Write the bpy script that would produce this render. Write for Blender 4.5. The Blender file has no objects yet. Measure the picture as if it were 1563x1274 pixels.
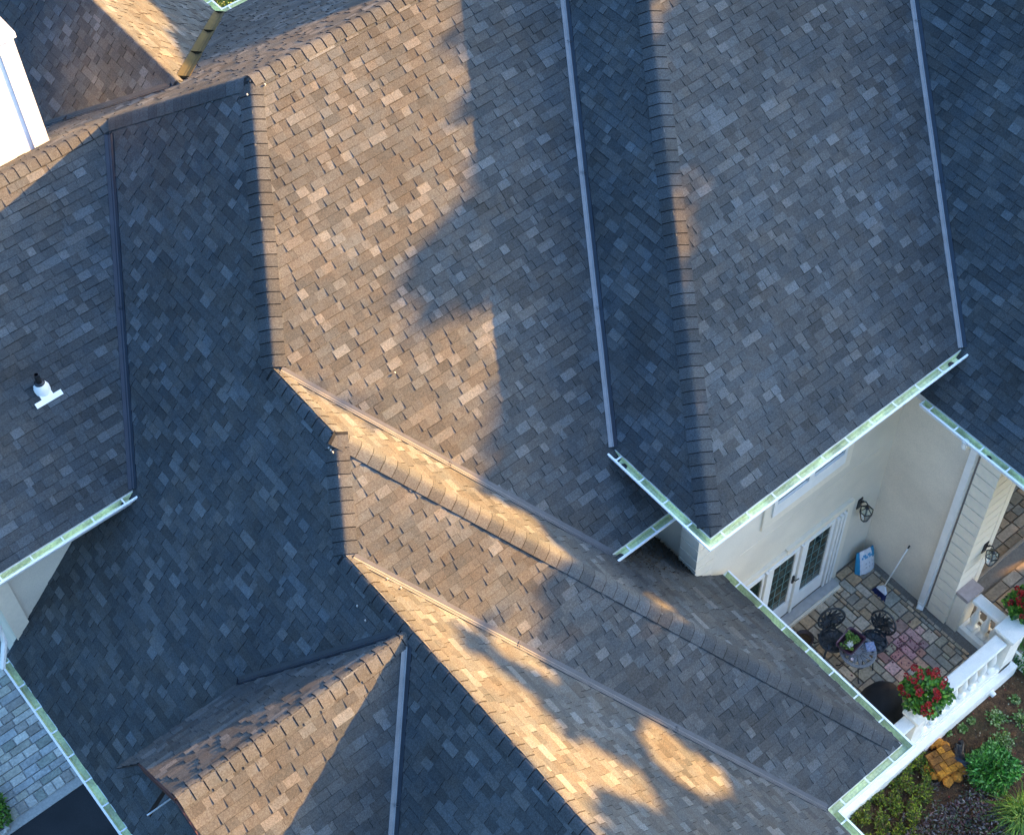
import bpy, bmesh, math, random
import numpy as np
from mathutils import Vector, Matrix
from mathutils.geometry import tessellate_polygon

random.seed(7)
rng = np.random.default_rng(7)
SC = bpy.context.scene
COL = SC.collection
# plan coordinates: u runs along the ridges to the upper right, v to the lower right, z up; one unit is 0.8 m
S = 0.8
FLOOR = -33.8
GRD = -34.4
def V(u, v, z): return Vector((S * u, -S * v, S * (z - FLOOR)))

# ------------------------------------------------------------------ camera
rw = (0.7736101, -0.63300105, -0.02893231)
uw = (0.52120824, 0.60968974, 0.59717701)
fw = (0.36037394, 0.47706193, -0.80158751)
cam = bpy.data.cameras.new('camera'); camo = bpy.data.objects.new('camera', cam); COL.objects.link(camo)
camo.matrix_world = Matrix(((rw[0], uw[0], -fw[0], 0), (rw[1], uw[1], -fw[1], 0), (rw[2], uw[2], -fw[2], S * -FLOOR), (0, 0, 0, 1)))
cam.sensor_width = 36; cam.lens = 36 * 2416.2 / 1563; cam.clip_end = 3000; cam.clip_start = 0.5
SC.camera = camo
def to_px(p):
    q = p - Vector((0, 0, S * -FLOOR))
    d = q.dot(Vector(fw)); return (781.5 + 2416.2 * q.dot(Vector(rw)) / d, 637 - 2416.2 * q.dot(Vector(uw)) / d)

# ------------------------------------------------------------------ sky and sun
SUN_AZ, SUN_EL = math.radians(12.5), math.radians(18)
sd = Vector((math.cos(SUN_AZ) * math.cos(SUN_EL), -math.sin(SUN_AZ) * math.cos(SUN_EL), math.sin(SUN_EL)))
w = bpy.data.worlds.new('World'); SC.world = w; w.use_nodes = True
nt = w.node_tree; nt.nodes.clear()
out = nt.nodes.new('ShaderNodeOutputWorld'); bg = nt.nodes.new('ShaderNodeBackground'); sky = nt.nodes.new('ShaderNodeTexSky')
sky.sky_type = 'NISHITA'; sky.sun_disc = False; sky.sun_elevation = SUN_EL
sky.sun_rotation = math.atan2(sd.x, sd.y)
sky.air_density = 1.5; sky.dust_density = 10.0; sky.ozone_density = 8.0
bg.inputs['Strength'].default_value = 0.115
nt.links.new(sky.outputs[0], bg.inputs[0]); nt.links.new(bg.outputs[0], out.inputs[0])
sl = bpy.data.lights.new('sun', 'SUN'); so = bpy.data.objects.new('sun', sl); COL.objects.link(so)
sl.energy = 5.0; sl.angle = math.radians(0.5); sl.color = (1.0, 0.50, 0.12)
so.rotation_euler = sd.to_track_quat('Z', 'Y').to_euler(); so.location = V(40, -14, 0)
SC.view_settings.view_transform = 'Standard'; SC.view_settings.look = 'None'
SC.view_settings.gamma = 1; SC.view_settings.use_curve_mapping = False
SC.view_settings.exposure = 3.3

# ------------------------------------------------------------------ helpers
class MB:
    def __init__(s): s.v = []; s.f = []; s.c = []; s.m = []
    def add(s, vs, fs, c=(.5, .5, .5), m=0):
        n = len(s.v); s.v.extend([tuple(p) for p in vs])
        for f in fs: s.f.append([i + n for i in f]); s.c.append(c); s.m.append(m)
    def quad(s, a, b, c_, d, c=(.5, .5, .5), m=0): s.add([a, b, c_, d], [(0, 1, 2, 3)], c, m)
    def box(s, lo, hi, c=(.5, .5, .5), m=0, M=None):
        x0, y0, z0 = lo; x1, y1, z1 = hi
        vs = [Vector(p) for p in ((x0, y0, z0), (x1, y0, z0), (x1, y1, z0), (x0, y1, z0), (x0, y0, z1), (x1, y0, z1), (x1, y1, z1), (x0, y1, z1))]
        if M is not None: vs = [M @ p for p in vs]
        s.add(vs, [(0, 3, 2, 1), (4, 5, 6, 7), (0, 1, 5, 4), (1, 2, 6, 5), (2, 3, 7, 6), (3, 0, 4, 7)], c, m)
    def ubox(s, u0, u1, v0, v1, z0, z1, c=(.5, .5, .5), m=0):
        a = V(min(u0, u1), max(v0, v1), min(z0, z1)); b = V(max(u0, u1), min(v0, v1), max(z0, z1)); s.box(a, b, c, m)
    def tube(s, pts, r, n=8, c=(.5, .5, .5), m=0, cap=True):
        pts = [Vector(p) for p in pts]; rs = r if isinstance(r, (list, tuple)) else [r] * len(pts)
        rings = []
        for i, p in enumerate(pts):
            d = (pts[min(i + 1, len(pts) - 1)] - pts[max(i - 1, 0)]).normalized()
            q = d.to_track_quat('Z', 'Y')
            rings.append([p + q @ Vector((math.cos(2 * math.pi * k / n) * rs[i], math.sin(2 * math.pi * k / n) * rs[i], 0)) for k in range(n)])
        vs = [p for r_ in rings for p in r_]
        fs = [(i * n + k, i * n + (k + 1) % n, (i + 1) * n + (k + 1) % n, (i + 1) * n + k) for i in range(len(pts) - 1) for k in range(n)]
        if cap: fs += [tuple(range(n - 1, -1, -1)), tuple((len(pts) - 1) * n + k for k in range(n))]
        s.add(vs, fs, c, m)
    def lathe(s, o, prof, n=16, c=(.5, .5, .5), m=0, sx=1, sy=1):
        o = Vector(o); vs = [o + Vector((r * math.cos(2 * math.pi * k / n) * sx, r * math.sin(2 * math.pi * k / n) * sy, z)) for r, z in prof for k in range(n)]
        fs = [(i * n + k, i * n + (k + 1) % n, (i + 1) * n + (k + 1) % n, (i + 1) * n + k) for i in range(len(prof) - 1) for k in range(n)]
        s.add(vs, fs, c, m)
    def mesh(s, name, mats, smooth=False):
        me = bpy.data.meshes.new(name); me.from_pydata(s.v, [], s.f)
        at = me.color_attributes.new('Col', 'FLOAT_COLOR', 'CORNER')
        ln = np.array([len(f) for f in s.f]); cc = np.repeat(np.array([tuple(c[:3]) + (1,) for c in s.c], dtype=np.float32), ln, axis=0)
        at.data.foreach_set('color', cc.ravel())
        for m in (mats if isinstance(mats, (list, tuple)) else [mats]): me.materials.append(m)
        me.polygons.foreach_set('material_index', s.m)
        if smooth: me.polygons.foreach_set('use_smooth', [True] * len(s.f))
        me.update(); return me
    def build(s, name, mats, parent=None, smooth=False, **kw):
        o = bpy.data.objects.new(name, s.mesh(name, mats, smooth)); COL.objects.link(o)
        if parent is not None: attach(o, parent)
        for k, v_ in kw.items(): o[k] = v_
        return o
def wm(o):
    m = o.matrix_basis.copy()
    while o.parent is not None: o = o.parent; m = o.matrix_basis @ m
    return m
def attach(o, parent):
    o.parent = parent; o.matrix_parent_inverse = Matrix.Identity(4)
    o.matrix_basis = wm(parent).inverted() @ o.matrix_basis
def thing(name, label, cat, loc, group=None):
    o = bpy.data.objects.new(name, None); COL.objects.link(o); o.location = loc; o.empty_display_size = .2
    o['label'] = label; o['category'] = cat
    if group: o['group'] = group
    return o

def newmat(name):
    m = bpy.data.materials.new(name); m.use_nodes = True; nt = m.node_tree
    b = nt.nodes['Principled BSDF']; return m, nt, b
def noise(nt, scale, detail=2, rough=.5, vec=None):
    n = nt.nodes.new('ShaderNodeTexNoise'); n.inputs['Scale'].default_value = scale; n.inputs['Detail'].default_value = detail
    n.inputs['Roughness'].default_value = rough
    if vec is None:
        g = nt.nodes.new('ShaderNodeNewGeometry'); vec = g.outputs['Position']
    nt.links.new(vec, n.inputs['Vector']); return n.outputs['Fac']
def rampf(nt, fac, lo, hi, a=.3, b=.7):
    r = nt.nodes.new('ShaderNodeMapRange'); r.inputs['From Min'].default_value = a; r.inputs['From Max'].default_value = b
    r.inputs['To Min'].default_value = lo; r.inputs['To Max'].default_value = hi; nt.links.new(fac, r.inputs['Value']); return r.outputs['Result']
def vmul(nt, col, fac):
    m = nt.nodes.new('ShaderNodeVectorMath'); m.operation = 'SCALE'; nt.links.new(col, m.inputs[0]); nt.links.new(fac, m.inputs['Scale']); return m.outputs[0]
def mixc(nt, fac, a, b):
    m = nt.nodes.new('ShaderNodeMix'); m.data_type = 'RGBA'
    nt.links.new(fac, m.inputs[0])
    for s_, x in ((m.inputs[6], a), (m.inputs[7], b)):
        if isinstance(x, tuple): s_.default_value = x + (1,)
        else: nt.links.new(x, s_)
    return m.outputs[2]
def attr(nt):
    a = nt.nodes.new('ShaderNodeAttribute'); a.attribute_name = 'Col'; return a.outputs['Color']
def rgb(nt, c):
    n = nt.nodes.new('ShaderNodeRGB'); n.outputs[0].default_value = tuple(c) + (1,); return n.outputs[0]
def bump(nt, b, h, dist=.004, st=.6):
    n = nt.nodes.new('ShaderNodeBump'); n.inputs['Distance'].default_value = dist; n.inputs['Strength'].default_value = st
    nt.links.new(h, n.inputs['Height']); nt.links.new(n.outputs[0], b.inputs['Normal'])
def simple(name, c=None, rough=.6, metal=0, ns=None, amp=.12, ns2=None, amp2=.1, bd=None, spec=.5):
    """c None: colour comes from the pieces' own colour attribute."""
    m, nt, b = newmat(name)
    col = attr(nt) if c is None else rgb(nt, c)
    if ns: f = noise(nt, ns, 3); col = vmul(nt, col, rampf(nt, f, 1 - amp, 1 + amp))
    if ns2: f2 = noise(nt, ns2, 4, .6); col = vmul(nt, col, rampf(nt, f2, 1 - amp2, 1 + amp2))
    nt.links.new(col, b.inputs['Base Color'])
    b.inputs['Roughness'].default_value = rough; b.inputs['Metallic'].default_value = metal; b.inputs['Specular IOR Level'].default_value = spec
    if bd and ns: bump(nt, b, f, bd)
    return m

# asphalt shingle: granules, faint staining that runs over the pieces
m, nt, b = newmat('asphalt_shingle')
c = attr(nt); g1 = noise(nt, 130, 2, .7); g2 = noise(nt, 38, 2, .6); p1 = noise(nt, .55, 4, .6); p2 = noise(nt, 2.3, 3, .6)
c = vmul(nt, c, rampf(nt, g1, .55, 1.5)); c = vmul(nt, c, rampf(nt, g2, .8, 1.22)); c = vmul(nt, c, rampf(nt, p1, .84, 1.18))
tint = mixc(nt, rampf(nt, p2, 0, 1), (1.07, 1.0, .93), (.93, 1.0, 1.06))
mm = nt.nodes.new('ShaderNodeVectorMath'); mm.operation = 'MULTIPLY'; nt.links.new(c, mm.inputs[0]); nt.links.new(tint, mm.inputs[1]); c = mm.outputs[0]
nt.links.new(c, b.inputs['Base Color']); b.inputs['Roughness'].default_value = .95; b.inputs['Specular IOR Level'].default_value = .08
bump(nt, b, g1, .004, .5)
M_SH = m
M_DECK = simple('roof_underlay', (.035, .03, .028), .9)
M_FASC = simple('fascia_board', (.62, .6, .55), .6, ns=6, amp=.06)
M_FL = simple('flashing_metal', (.056, .062, .070), .62, .25, ns=5, amp=.14, ns2=60, amp2=.12, bd=.002)
M_FLL = simple('lit_flashing', (.20, .20, .20), .6, .1, ns=5, amp=.12, ns2=60, amp2=.1)  # same metal, colour lightened for the half that catches more light
M_FLD = simple('shaded_flashing', (.014, .020, .030), .45, .2, ns=5, amp=.2)  # same metal with the shade and dark sky reflection put in its colour
M_FLO = simple('weathered_flashing', (.035, .028, .012), .5, .5, ns=4, amp=.35, ns2=25, amp2=.25)
M_GW = simple('gutter_white', (.82, .82, .80), .35, ns=9, amp=.05)
M_GG = simple('gutter_inside', (.62, .66, .38), .5, ns=2.2, amp=.32, ns2=26, amp2=.22)
M_STU = simple('stucco', (.77, .68, .54), .9, ns=60, amp=.09, ns2=.6, amp2=.12, bd=.003)
M_TRIM = simple('cream_trim', (.86, .75, .58), .6, ns=14, amp=.04)
M_WHITE = simple('white_paint', (.88, .85, .78), .45, ns=7, amp=.04)
M_BAL = simple('balustrade_plaster', (.95, .91, .80), .7, ns=5, amp=.05, ns2=40, amp2=.05)
M_BLACK = simple('black_paint', (.012, .013, .014), .4)
M_IRON = simple('cast_iron', (.05, .057, .064), .42, .35, ns=60, amp=.4, bd=.003)
M_SLATE = simple('slate', None, .62, ns=22, amp=.22, ns2=5, amp2=.2, bd=.003)
M_GROUT = simple('grout', (.20, .175, .145), .95, ns=30, amp=.2)
M_GROUTL = simple('pale_grout', (.40, .38, .35), .95, ns=30, amp=.15)
M_ASPH = simple('asphalt', (.020, .0205, .023), .9, ns=120, amp=.4, ns2=1.3, amp2=.3, bd=.004)
M_ATTR = simple('painted', None, .55, ns=20, amp=.08)
M_LEAF = simple('leaf', None, .5, ns=3, amp=.25)
M_BARK = simple('bark', (.09, .065, .045), .9, ns=14, amp=.4, bd=.02)
M_STONE = simple('rough_stone', None, .9, ns=12, amp=.35, ns2=50, amp2=.2, bd=.01)
M_TERRA = simple('ochre_clay', None, .95, ns=25, amp=.4, ns2=7, amp2=.35, bd=.012)
M_PLAST = simple('black_plastic', (.012, .015, .022), .28, ns=8, amp=.3, bd=.01)
M_VINYL = simple('black_cover', (.005, .0055, .007), .85, ns=9, amp=.5, ns2=40, amp2=.3, bd=.012)
M_STEM = simple('plant_stem', (.10, .11, .04), .7)
m, nt, b = newmat('window_glass')
b.inputs['Base Color'].default_value = (.012, .028, .022, 1); b.inputs['Roughness'].default_value = .06; b.inputs['Specular IOR Level'].default_value = .7
M_GLASS = m
m, nt, b = newmat('lantern_glass')
b.inputs['Base Color'].default_value = (.75, .8, .72, 1); b.inputs['Roughness'].default_value = .08; b.inputs['Transmission Weight'].default_value = .85; b.inputs['IOR'].default_value = 1.1
M_LGL = m
# soil and grass grounds
m, nt, b = newmat('soil')
f = noise(nt, 9, 5, .7); f2 = noise(nt, 1.4, 3); f3 = noise(nt, 45, 3)
c = mixc(nt, rampf(nt, f, 0, 1), (.03, .014, .006), (.16, .08, .032)); c = mixc(nt, rampf(nt, f2, 0, .5, .45, .7), c, (.045, .05, .014))
nt.links.new(vmul(nt, c, rampf(nt, f3, .6, 1.4)), b.inputs['Base Color']); b.inputs['Roughness'].default_value = .95; bump(nt, b, f, .06, 1)
M_SOIL = m
m, nt, b = newmat('lawn')
f = noise(nt, 14, 4, .7); f2 = noise(nt, .5, 4)
c = mixc(nt, rampf(nt, f, 0, 1), (.018, .045, .006), (.06, .12, .02)); c = mixc(nt, rampf(nt, f2, 0, .6), c, (.07, .09, .02))
nt.links.new(c, b.inputs['Base Color']); b.inputs['Roughness'].default_value = .9; bump(nt, b, f, .05, 1)
M_LAWN = m

# ------------------------------------------------------------------ ground
def sheet(name, pts, mat, **kw):
    mb = MB(); mb.add(pts, [tuple(range(len(pts)))]); return mb.build(name, mat, **kw)
sheet('ground', [V(-700, 700, GRD - .06), V(700, 700, GRD - .06), V(700, -700, GRD - .06), V(-700, -700, GRD - .06)], M_LAWN, kind='structure')
def blob(u0, u1, v0, v1, z, n=5, hs=.05):
    # gently uneven sheet
    mb = MB(); N = 26; P = {}
    for i in range(N + 1):
        for j in range(N + 1):
            e = 0 if i in (0, N) or j in (0, N) else random.random() * hs
            P[i, j] = V(u0 + (u1 - u0) * i / N, v0 + (v1 - v0) * j / N, z + e)
    for i in range(N):
        for j in range(N): mb.quad(P[i, j], P[i + 1, j], P[i + 1, j + 1], P[i, j + 1])
    return mb
blob(13.0, 25.5, -6.9, 1.5, -34.35).build('soil_bed', M_SOIL, smooth=True, kind='structure')
sheet('driveway', [V(-14, 6, GRD - .02), V(1.9, 6, GRD - .02), V(1.9, -18.8, GRD - .02), V(-14, -18.8, GRD - .02)], M_ASPH, kind='structure')

# ------------------------------------------------------------------ the house: roof planes  z = c + gu*u + gv*v
T, T2, TW = .669, 1.003, 1.02
PL = {'F0': (T2, 0, -30.3), 'PT': (0, -T, -34.252), 'PB': (0, T, -5.73), 'S1': (-T2, 0, -15.105), 'T2': (0, -T, -32.935),
      'S2': (-T2, 0, -17.21), 'F1': (T2, 0, -37.902), 'F2': (0, -T, -32.408), 'FR': (T2, 0, -44.995), 'FL': (0, -T, -38.059),
      'TL': (T2, 0, -31.80), 'TT': (-T2, 0, -11.728), 'WR': (0, -TW, -35.838), 'WL': (0, TW, -11.772),
      'F2B': (0, T, -4.79), 'FRR': (-T2, 0, 4.405), 'HV': (0, -T, -29.58)}
def zz(nm, u, v): a, b_, c_ = PL[nm]; return c_ + a * u + b_ * v
def X(n1, n2, n3):
    A = []; B = []
    for n in (n1, n2, n3):
        if isinstance(n, str): a, b_, c_ = PL[n]; A.append((-a, -b_, 1)); B.append(c_)
        else: A.append((0, 0, 1)); B.append(n)
    return Vector(np.linalg.solve(np.array(A, float), np.array(B, float)))
eA, eB1, eL, eF0, eT, eP, eTop, eW = -25.39, -26.3, -25.56, -29.14, -28.88, -26.33, -25.74, -26.2
A_ = X('PT', 'PB', 'F0'); B_ = X('FL', 'PB', 'F0'); C1 = X('F0', 'S1', 'PT'); C2 = X('F0', 'S1', 'T2'); C3 = X('F0', 'S2', 'T2')
D_ = X('F0', 'WR', 'WL'); E_ = X('TL', 'TT', 'PB'); V1b = X('F1', 'PT', eA); V1t = X('F1', 'PT', 'PB'); HA = X('F1', 'F2', eA)
HT = X('F1', 'F2', 'F2B'); V2b = X('F2', 'FR', eA); FLb = X('FL', 'F0', eL); S1P = X('S1', 'PT', eP); STb = X('S1', 'T2', eT)
S2T = X('S2', 'T2', eT); TPb = X('TT', 'PB', eTop); WLb = X('WL', 'F0', eW); uE = (eF0 + 30.3) / T2; uS2 = STb.x; uS2e = S2T.x
FRt = X('FR', 'F2', -20.3); vPT = S1P.y; RDG = -20.3
FRh = X('FR', 'FRR', 'HV')
VW = -11.25
roofs = {
 'F0': [(A_.x, A_.y), (C1.x, C1.y), (C2.x, C2.y), (C3.x, C3.y), (C3.x, -3), (uE, -3), (uE, -19.4), (4.03, -19.4), (FLb.x, FLb.y), (B_.x, B_.y)],
 'PT': [(A_.x, A_.y), (V1t.x, V1t.y), (V1b.x, V1b.y), (12.97, V1b.y), (12.97, vPT), (S1P.x, vPT), (C1.x, C1.y)],
 'PB': [(A_.x, A_.y), (19, A_.y), (19, TPb.y), (TPb.x, TPb.y), (E_.x, E_.y), (3.5, -33.7), (.9, -33.7), (.9, B_.y), (B_.x, B_.y)],
 'FL': [(B_.x, B_.y), (FLb.x, FLb.y), (.9, FLb.y), (.9, B_.y)],
 'TL': [(E_.x, E_.y), (3.5, -33.7), (3.5, -37), (E_.x, -37)],
 'TT': [(E_.x, E_.y), (E_.x, -37), (TPb.x, -37), (TPb.x, TPb.y)],
 'S1': [(C1.x, C1.y), (C2.x, C2.y), (STb.x, STb.y), (STb.x, -11.1), (12.92, -11.1), (12.92, -12.4), (10.83, -12.4)],
 'T2': [(C2.x, C2.y), (C3.x, C3.y), (S2T.x, S2T.y), (STb.x, STb.y)],
 'S2': [(C3.x, C3.y), (C3.x, -3), (S2T.x, -3), (S2T.x, S2T.y)],
 'F1': [(V1b.x, V1b.y), (HA.x, HA.y), (HT.x, HT.y), (17.2, -24), (15.2, -25.3), (V1t.x, V1t.y)],
 'F2': [(HA.x, HA.y), (HT.x, HT.y), (28, HT.y), (28, FRt.y), (FRt.x, FRt.y), (V2b.x, V2b.y)],
 'F2B': [(HT.x, HT.y), (28, HT.y), (28, -25.6), (15.9, -25.6)],
 'FR': [(18.65, VW), (20.05, VW), (FRt.x, FRt.y), (FRh.x, FRh.y), (18.65, -4.9)],
 'FRR': [(FRt.x, FRt.y), (FRh.x, FRh.y), (30.55, -4.9), (30.55, FRt.y)],
 'HV': [(18.65, -4.9), (FRh.x, FRh.y), (30.55, -4.9)],
 'WR': [(D_.x, D_.y), (1.8, -11.77), (1.8, -6.2), (1.05, -6.2), (1.05, -6.2)],
 'WL': [(D_.x, D_.y), (WLb.x, WLb.y), (1.5, WLb.y), (1.8, -11.77)],
}
# wing faces: right face meets the big slope in a valley
zw = lambda v: zz('WR', 0, v)
PL['CR'] = (1.0, 0, -27.68)
roofs['CR'] = [(1.45, -14.12), (2.3, -13.3), (2.3, -13.06), (1.45, -13.06)]
LAB_CR = 'little cornice return at the foot of the small gable'
v_end = -7.0
roofs['WR'] = [(D_.x, D_.y), (1.8, D_.y), (1.8, v_end), ((zw(v_end) + 30.3) / T2, v_end)]
roofs['WL'] = [(D_.x, D_.y), (WLb.x, WLb.y), (1.45, WLb.y), (1.8, -13.72), (1.8, D_.y)]
LAB = {'F0': 'long blue-shaded slope facing the driveway', 'PT': 'sunlit tan slope below the main ridge', 'PB': 'back slope behind the main ridge',
       'FL': 'left slope with the vent pipe', 'TL': 'dark slope beside the white chimney', 'TT': 'sunlit back slope by the lawn corner',
       'S1': 'narrow slope draining to the terrace', 'T2': 'lower middle slope between ridge caps and valley', 'S2': 'lower slope with dappled sun',
       'F1': 'dark narrow slope between valley and hip', 'F2': 'large grey slope above the french doors', 'F2B': 'upper back slope', 'FR': 'dark slope at the right edge',
       'FRR': 'far right slope', 'HV': 'right hip end', 'WR': 'right slope of the small gable', 'WL': 'left slope of the small gable'}
LAB['CR'] = LAB_CR

house = thing('house', 'large cream house under a many-hipped grey shingle roof with white gutters', 'house', V(9, -14, GRD))

def poly3(nm, inset=0): return [V(u, v, zz(nm, u, v)) for u, v in roofs[nm]]
def frame(pts):
    n = Vector((0, 0, 0))
    for i in range(len(pts)):
        a, b_ = pts[i], pts[(i + 1) % len(pts)]
        n += Vector(((a.y - b_.y) * (a.z + b_.z), (a.z - b_.z) * (a.x + b_.x), (a.x - b_.x) * (a.y + b_.y)))
    n.normalize()
    if n.z < 0: n = -n
    e = Vector((0, 0, 1)).cross(n).normalized(); g = n.cross(e)
    if g.z < 0: e = -e; g = -g
    return n, e, g
FRM = {}
slope = {}
for nm in roofs:
    P = poly3(nm); n, e, g = frame(P); FRM[nm] = (n, e, g)
    th = .14; mb = MB(); k = len(P)
    top = [p - n * .004 for p in P]; bot = [p - Vector((0, 0, th)) for p in P]
    tri = tessellate_polygon([P])
    mb.add(top, [t for t in tri]); mb.add(bot, [tuple(reversed(t)) for t in tri], m=1)
    for i in range(k): j = (i + 1) % k; mb.quad(top[i], top[j], bot[j], bot[i], m=1)
    slope[nm] = mb.build('roof_slope', [M_DECK, M_FASC if nm not in ('WR', 'WL', 'CR') else M_DECK], house, label=LAB[nm])

# ------------------------------------------------------------------ shingles, course by course
def clip(poly, tri):
    o = poly; s = 0
    for i in range(3): a, b_ = tri[i], tri[(i + 1) % 3]; s += (b_[0] - a[0]) * (b_[1] + a[1])
    if s > 0: tri = tri[::-1]
    for i in range(3):
        a, b_ = tri[i], tri[(i + 1) % 3]; ex, ey = b_[0] - a[0], b_[1] - a[1]
        d = [ex * (p[1] - a[1]) - ey * (p[0] - a[0]) for p in o]
        r = []
        for j in range(len(o)):
            p, q = o[j], o[(j + 1) % len(o)]; dp, dq = d[j], d[(j + 1) % len(o)]
            if dp >= 0: r.append(p)
            if (dp >= 0) != (dq >= 0): t = dp / (dp - dq); r.append((p[0] + (q[0] - p[0]) * t, p[1] + (q[1] - p[1]) * t))
        o = r
        if len(o) < 3: return []
    return o
# twelve granule blends, dark to pale
BASE = .059
TONES = []
for k_, w_ in ((.76, 2), (.83, 4), (.90, 5), (.96, 5), (1.03, 4), (1.11, 3), (1.22, 2), (1.36, 1.4), (1.52, .8), (1.68, .3)):
    for h_ in ((.95, 1.0, 1.0), (.91, 1.0, 1.035)): TONES.append((tuple(BASE * k_ * x for x in h_), w_))
TW_ = np.cumsum([t[1] for t in TONES]); TW_ = TW_ / TW_[-1]
def tone(): return int(np.searchsorted(TW_, random.random()))
EXPO = .146
EDGE = (.020, .019, .019)   # cut asphalt edge
stuff = MB(); cand = []
def rect_piece(mb, nm, O, x0, x1, g0, g1, hb, ti, tris, inside):
    n, e, g = FRM[nm]
    for tri in ([None] if inside else tris):
        rc = [(x0, g0), (x1, g0), (x1, g1), (x0, g1)]
        if tri is not None:
            rc = clip(rc, tri)
            if len(rc) < 3: continue
        P = [O + e * a + g * b_ + n * (hb + (.003 - hb) * (b_ - g0) / (g1 - g0)) for a, b_ in rc]
        Q = [O + e * a + g * b_ for a, b_ in rc]
        k = len(rc); fs = []
        if inside:
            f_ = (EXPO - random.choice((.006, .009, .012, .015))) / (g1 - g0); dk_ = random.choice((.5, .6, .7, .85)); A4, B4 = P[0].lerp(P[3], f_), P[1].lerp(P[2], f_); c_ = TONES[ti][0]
            mb.add([P[0], P[1], B4, A4, P[2], P[3]], [(0, 1, 2, 3)], c_); mb.add([A4, B4, P[2], P[3]], [(0, 1, 2, 3)], tuple(x * dk_ for x in c_))  # upper strip darkened in colour as the shadow line under the next course
        else: mb.add(P, [tuple(range(k))], TONES[ti][0])
        for i in range(k):
            a, b_ = rc[i], rc[(i + 1) % k]; mx, my = (a[0] + b_[0]) / 2, (a[1] + b_[1]) / 2
            if abs(my - g0) < 1e-5 or abs(mx - x0) < 1e-5 or abs(mx - x1) < 1e-5 or inside: fs.append((i, k + i, k + (i + 1) % k, (i + 1) % k))
        if fs: mb.add(P + Q, fs, EDGE)
for nm in roofs:
    if nm in ('F2B', 'FRR', 'HV'): dens = 1
    P = poly3(nm); n, e, g = FRM[nm]; O = P[0]
    q2 = [((p - O).dot(e), (p - O).dot(g)) for p in P]
    tri = [[q2[i] for i in t] for t in tessellate_polygon([P])]
    gmin, gmax = min(p[1] for p in q2), max(p[1] for p in q2); g0 = gmin
    while g0 < gmax:
        g1 = min(g0 + EXPO + .025, gmax + .1); gm = g0 + EXPO / 2
        xs = []
        for i in range(len(q2)):
            a, b_ = q2[i], q2[(i + 1) % len(q2)]
            lo, hi = sorted((a[1], b_[1]))
            if hi < g0 - .01 or lo > g0 + EXPO + .01: continue
            for gg in (max(lo, g0), min(hi, g0 + EXPO), ):
                t = 0 if abs(b_[1] - a[1]) < 1e-9 else (gg - a[1]) / (b_[1] - a[1]); t = min(max(t, 0), 1)
                xs.append(a[0] + (b_[0] - a[0]) * t); xs.append(a[0] if lo >= g0 and a[1] == lo else xs[-1]);
                if abs(b_[1] - a[1]) < .02: xs += [a[0], b_[0]]
        if not xs: g0 += EXPO; continue
        x, xe = min(xs) - random.random() * .3 - .02, max(xs) + .02
        high = random.random() < .5; last = 0
        while x < xe:
            high = not high if random.random() < .85 else high
            wd = .92 * random.choice((.10, .13, .16, .18, .2, .22, .26, .3)) * random.uniform(.9, 1.12) if high else random.choice((.08, .12, .16, .2, .24, .33)) * random.uniform(.9, 1.12)
            ti = tone() if not high or random.random() < .8 else min(len(TONES) - 1, tone() + 4)
            x1 = x + wd
            hb = .018 if high else .007
            rc = [(x, g0), (x1, g0), (x1, g1), (x, g1)]
            inside = False
            for t in tri:
                c_ = clip(rc, t)
                if len(c_) == 4 and all(min(abs(p[0] - r_[0]) + abs(p[1] - r_[1]) for r_ in rc) < 1e-6 for p in c_): inside = True; break
            if inside:
                # projected size in the photograph
                wq = [O + e * a + g * b_ for a, b_ in ((x, g0), (x1, g0), (x1, g0 + EXPO), (x, g0 + EXPO))]
                px = [to_px(p) for p in wq]; cx = sum(p[0] for p in px) / 4; cy = sum(p[1] for p in px) / 4
                ar = abs(sum(px[i][0] * px[(i + 1) % 4][1] - px[(i + 1) % 4][0] * px[i][1] for i in range(4))) / 2
                if 8 < cx < 1555 and 8 < cy < 1266 and random.random() < .35: cand.append((ar, nm, O + e * x + g * g0, wd, hb, ti, (nm, O, x, x1, g0, g1, hb, ti, tri, True)))
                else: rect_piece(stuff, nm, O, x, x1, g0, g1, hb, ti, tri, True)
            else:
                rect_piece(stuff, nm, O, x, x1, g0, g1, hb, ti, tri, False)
            x = x1 + .002
        g0 += EXPO
cand.sort(key=lambda c_: -c_[0])
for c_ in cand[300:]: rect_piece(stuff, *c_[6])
o = stuff.build('shingle_field', M_SH, house); o['kind'] = 'stuff'; o['label'] = 'grey architectural shingles covering the roof slopes'
pool = {}
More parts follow.
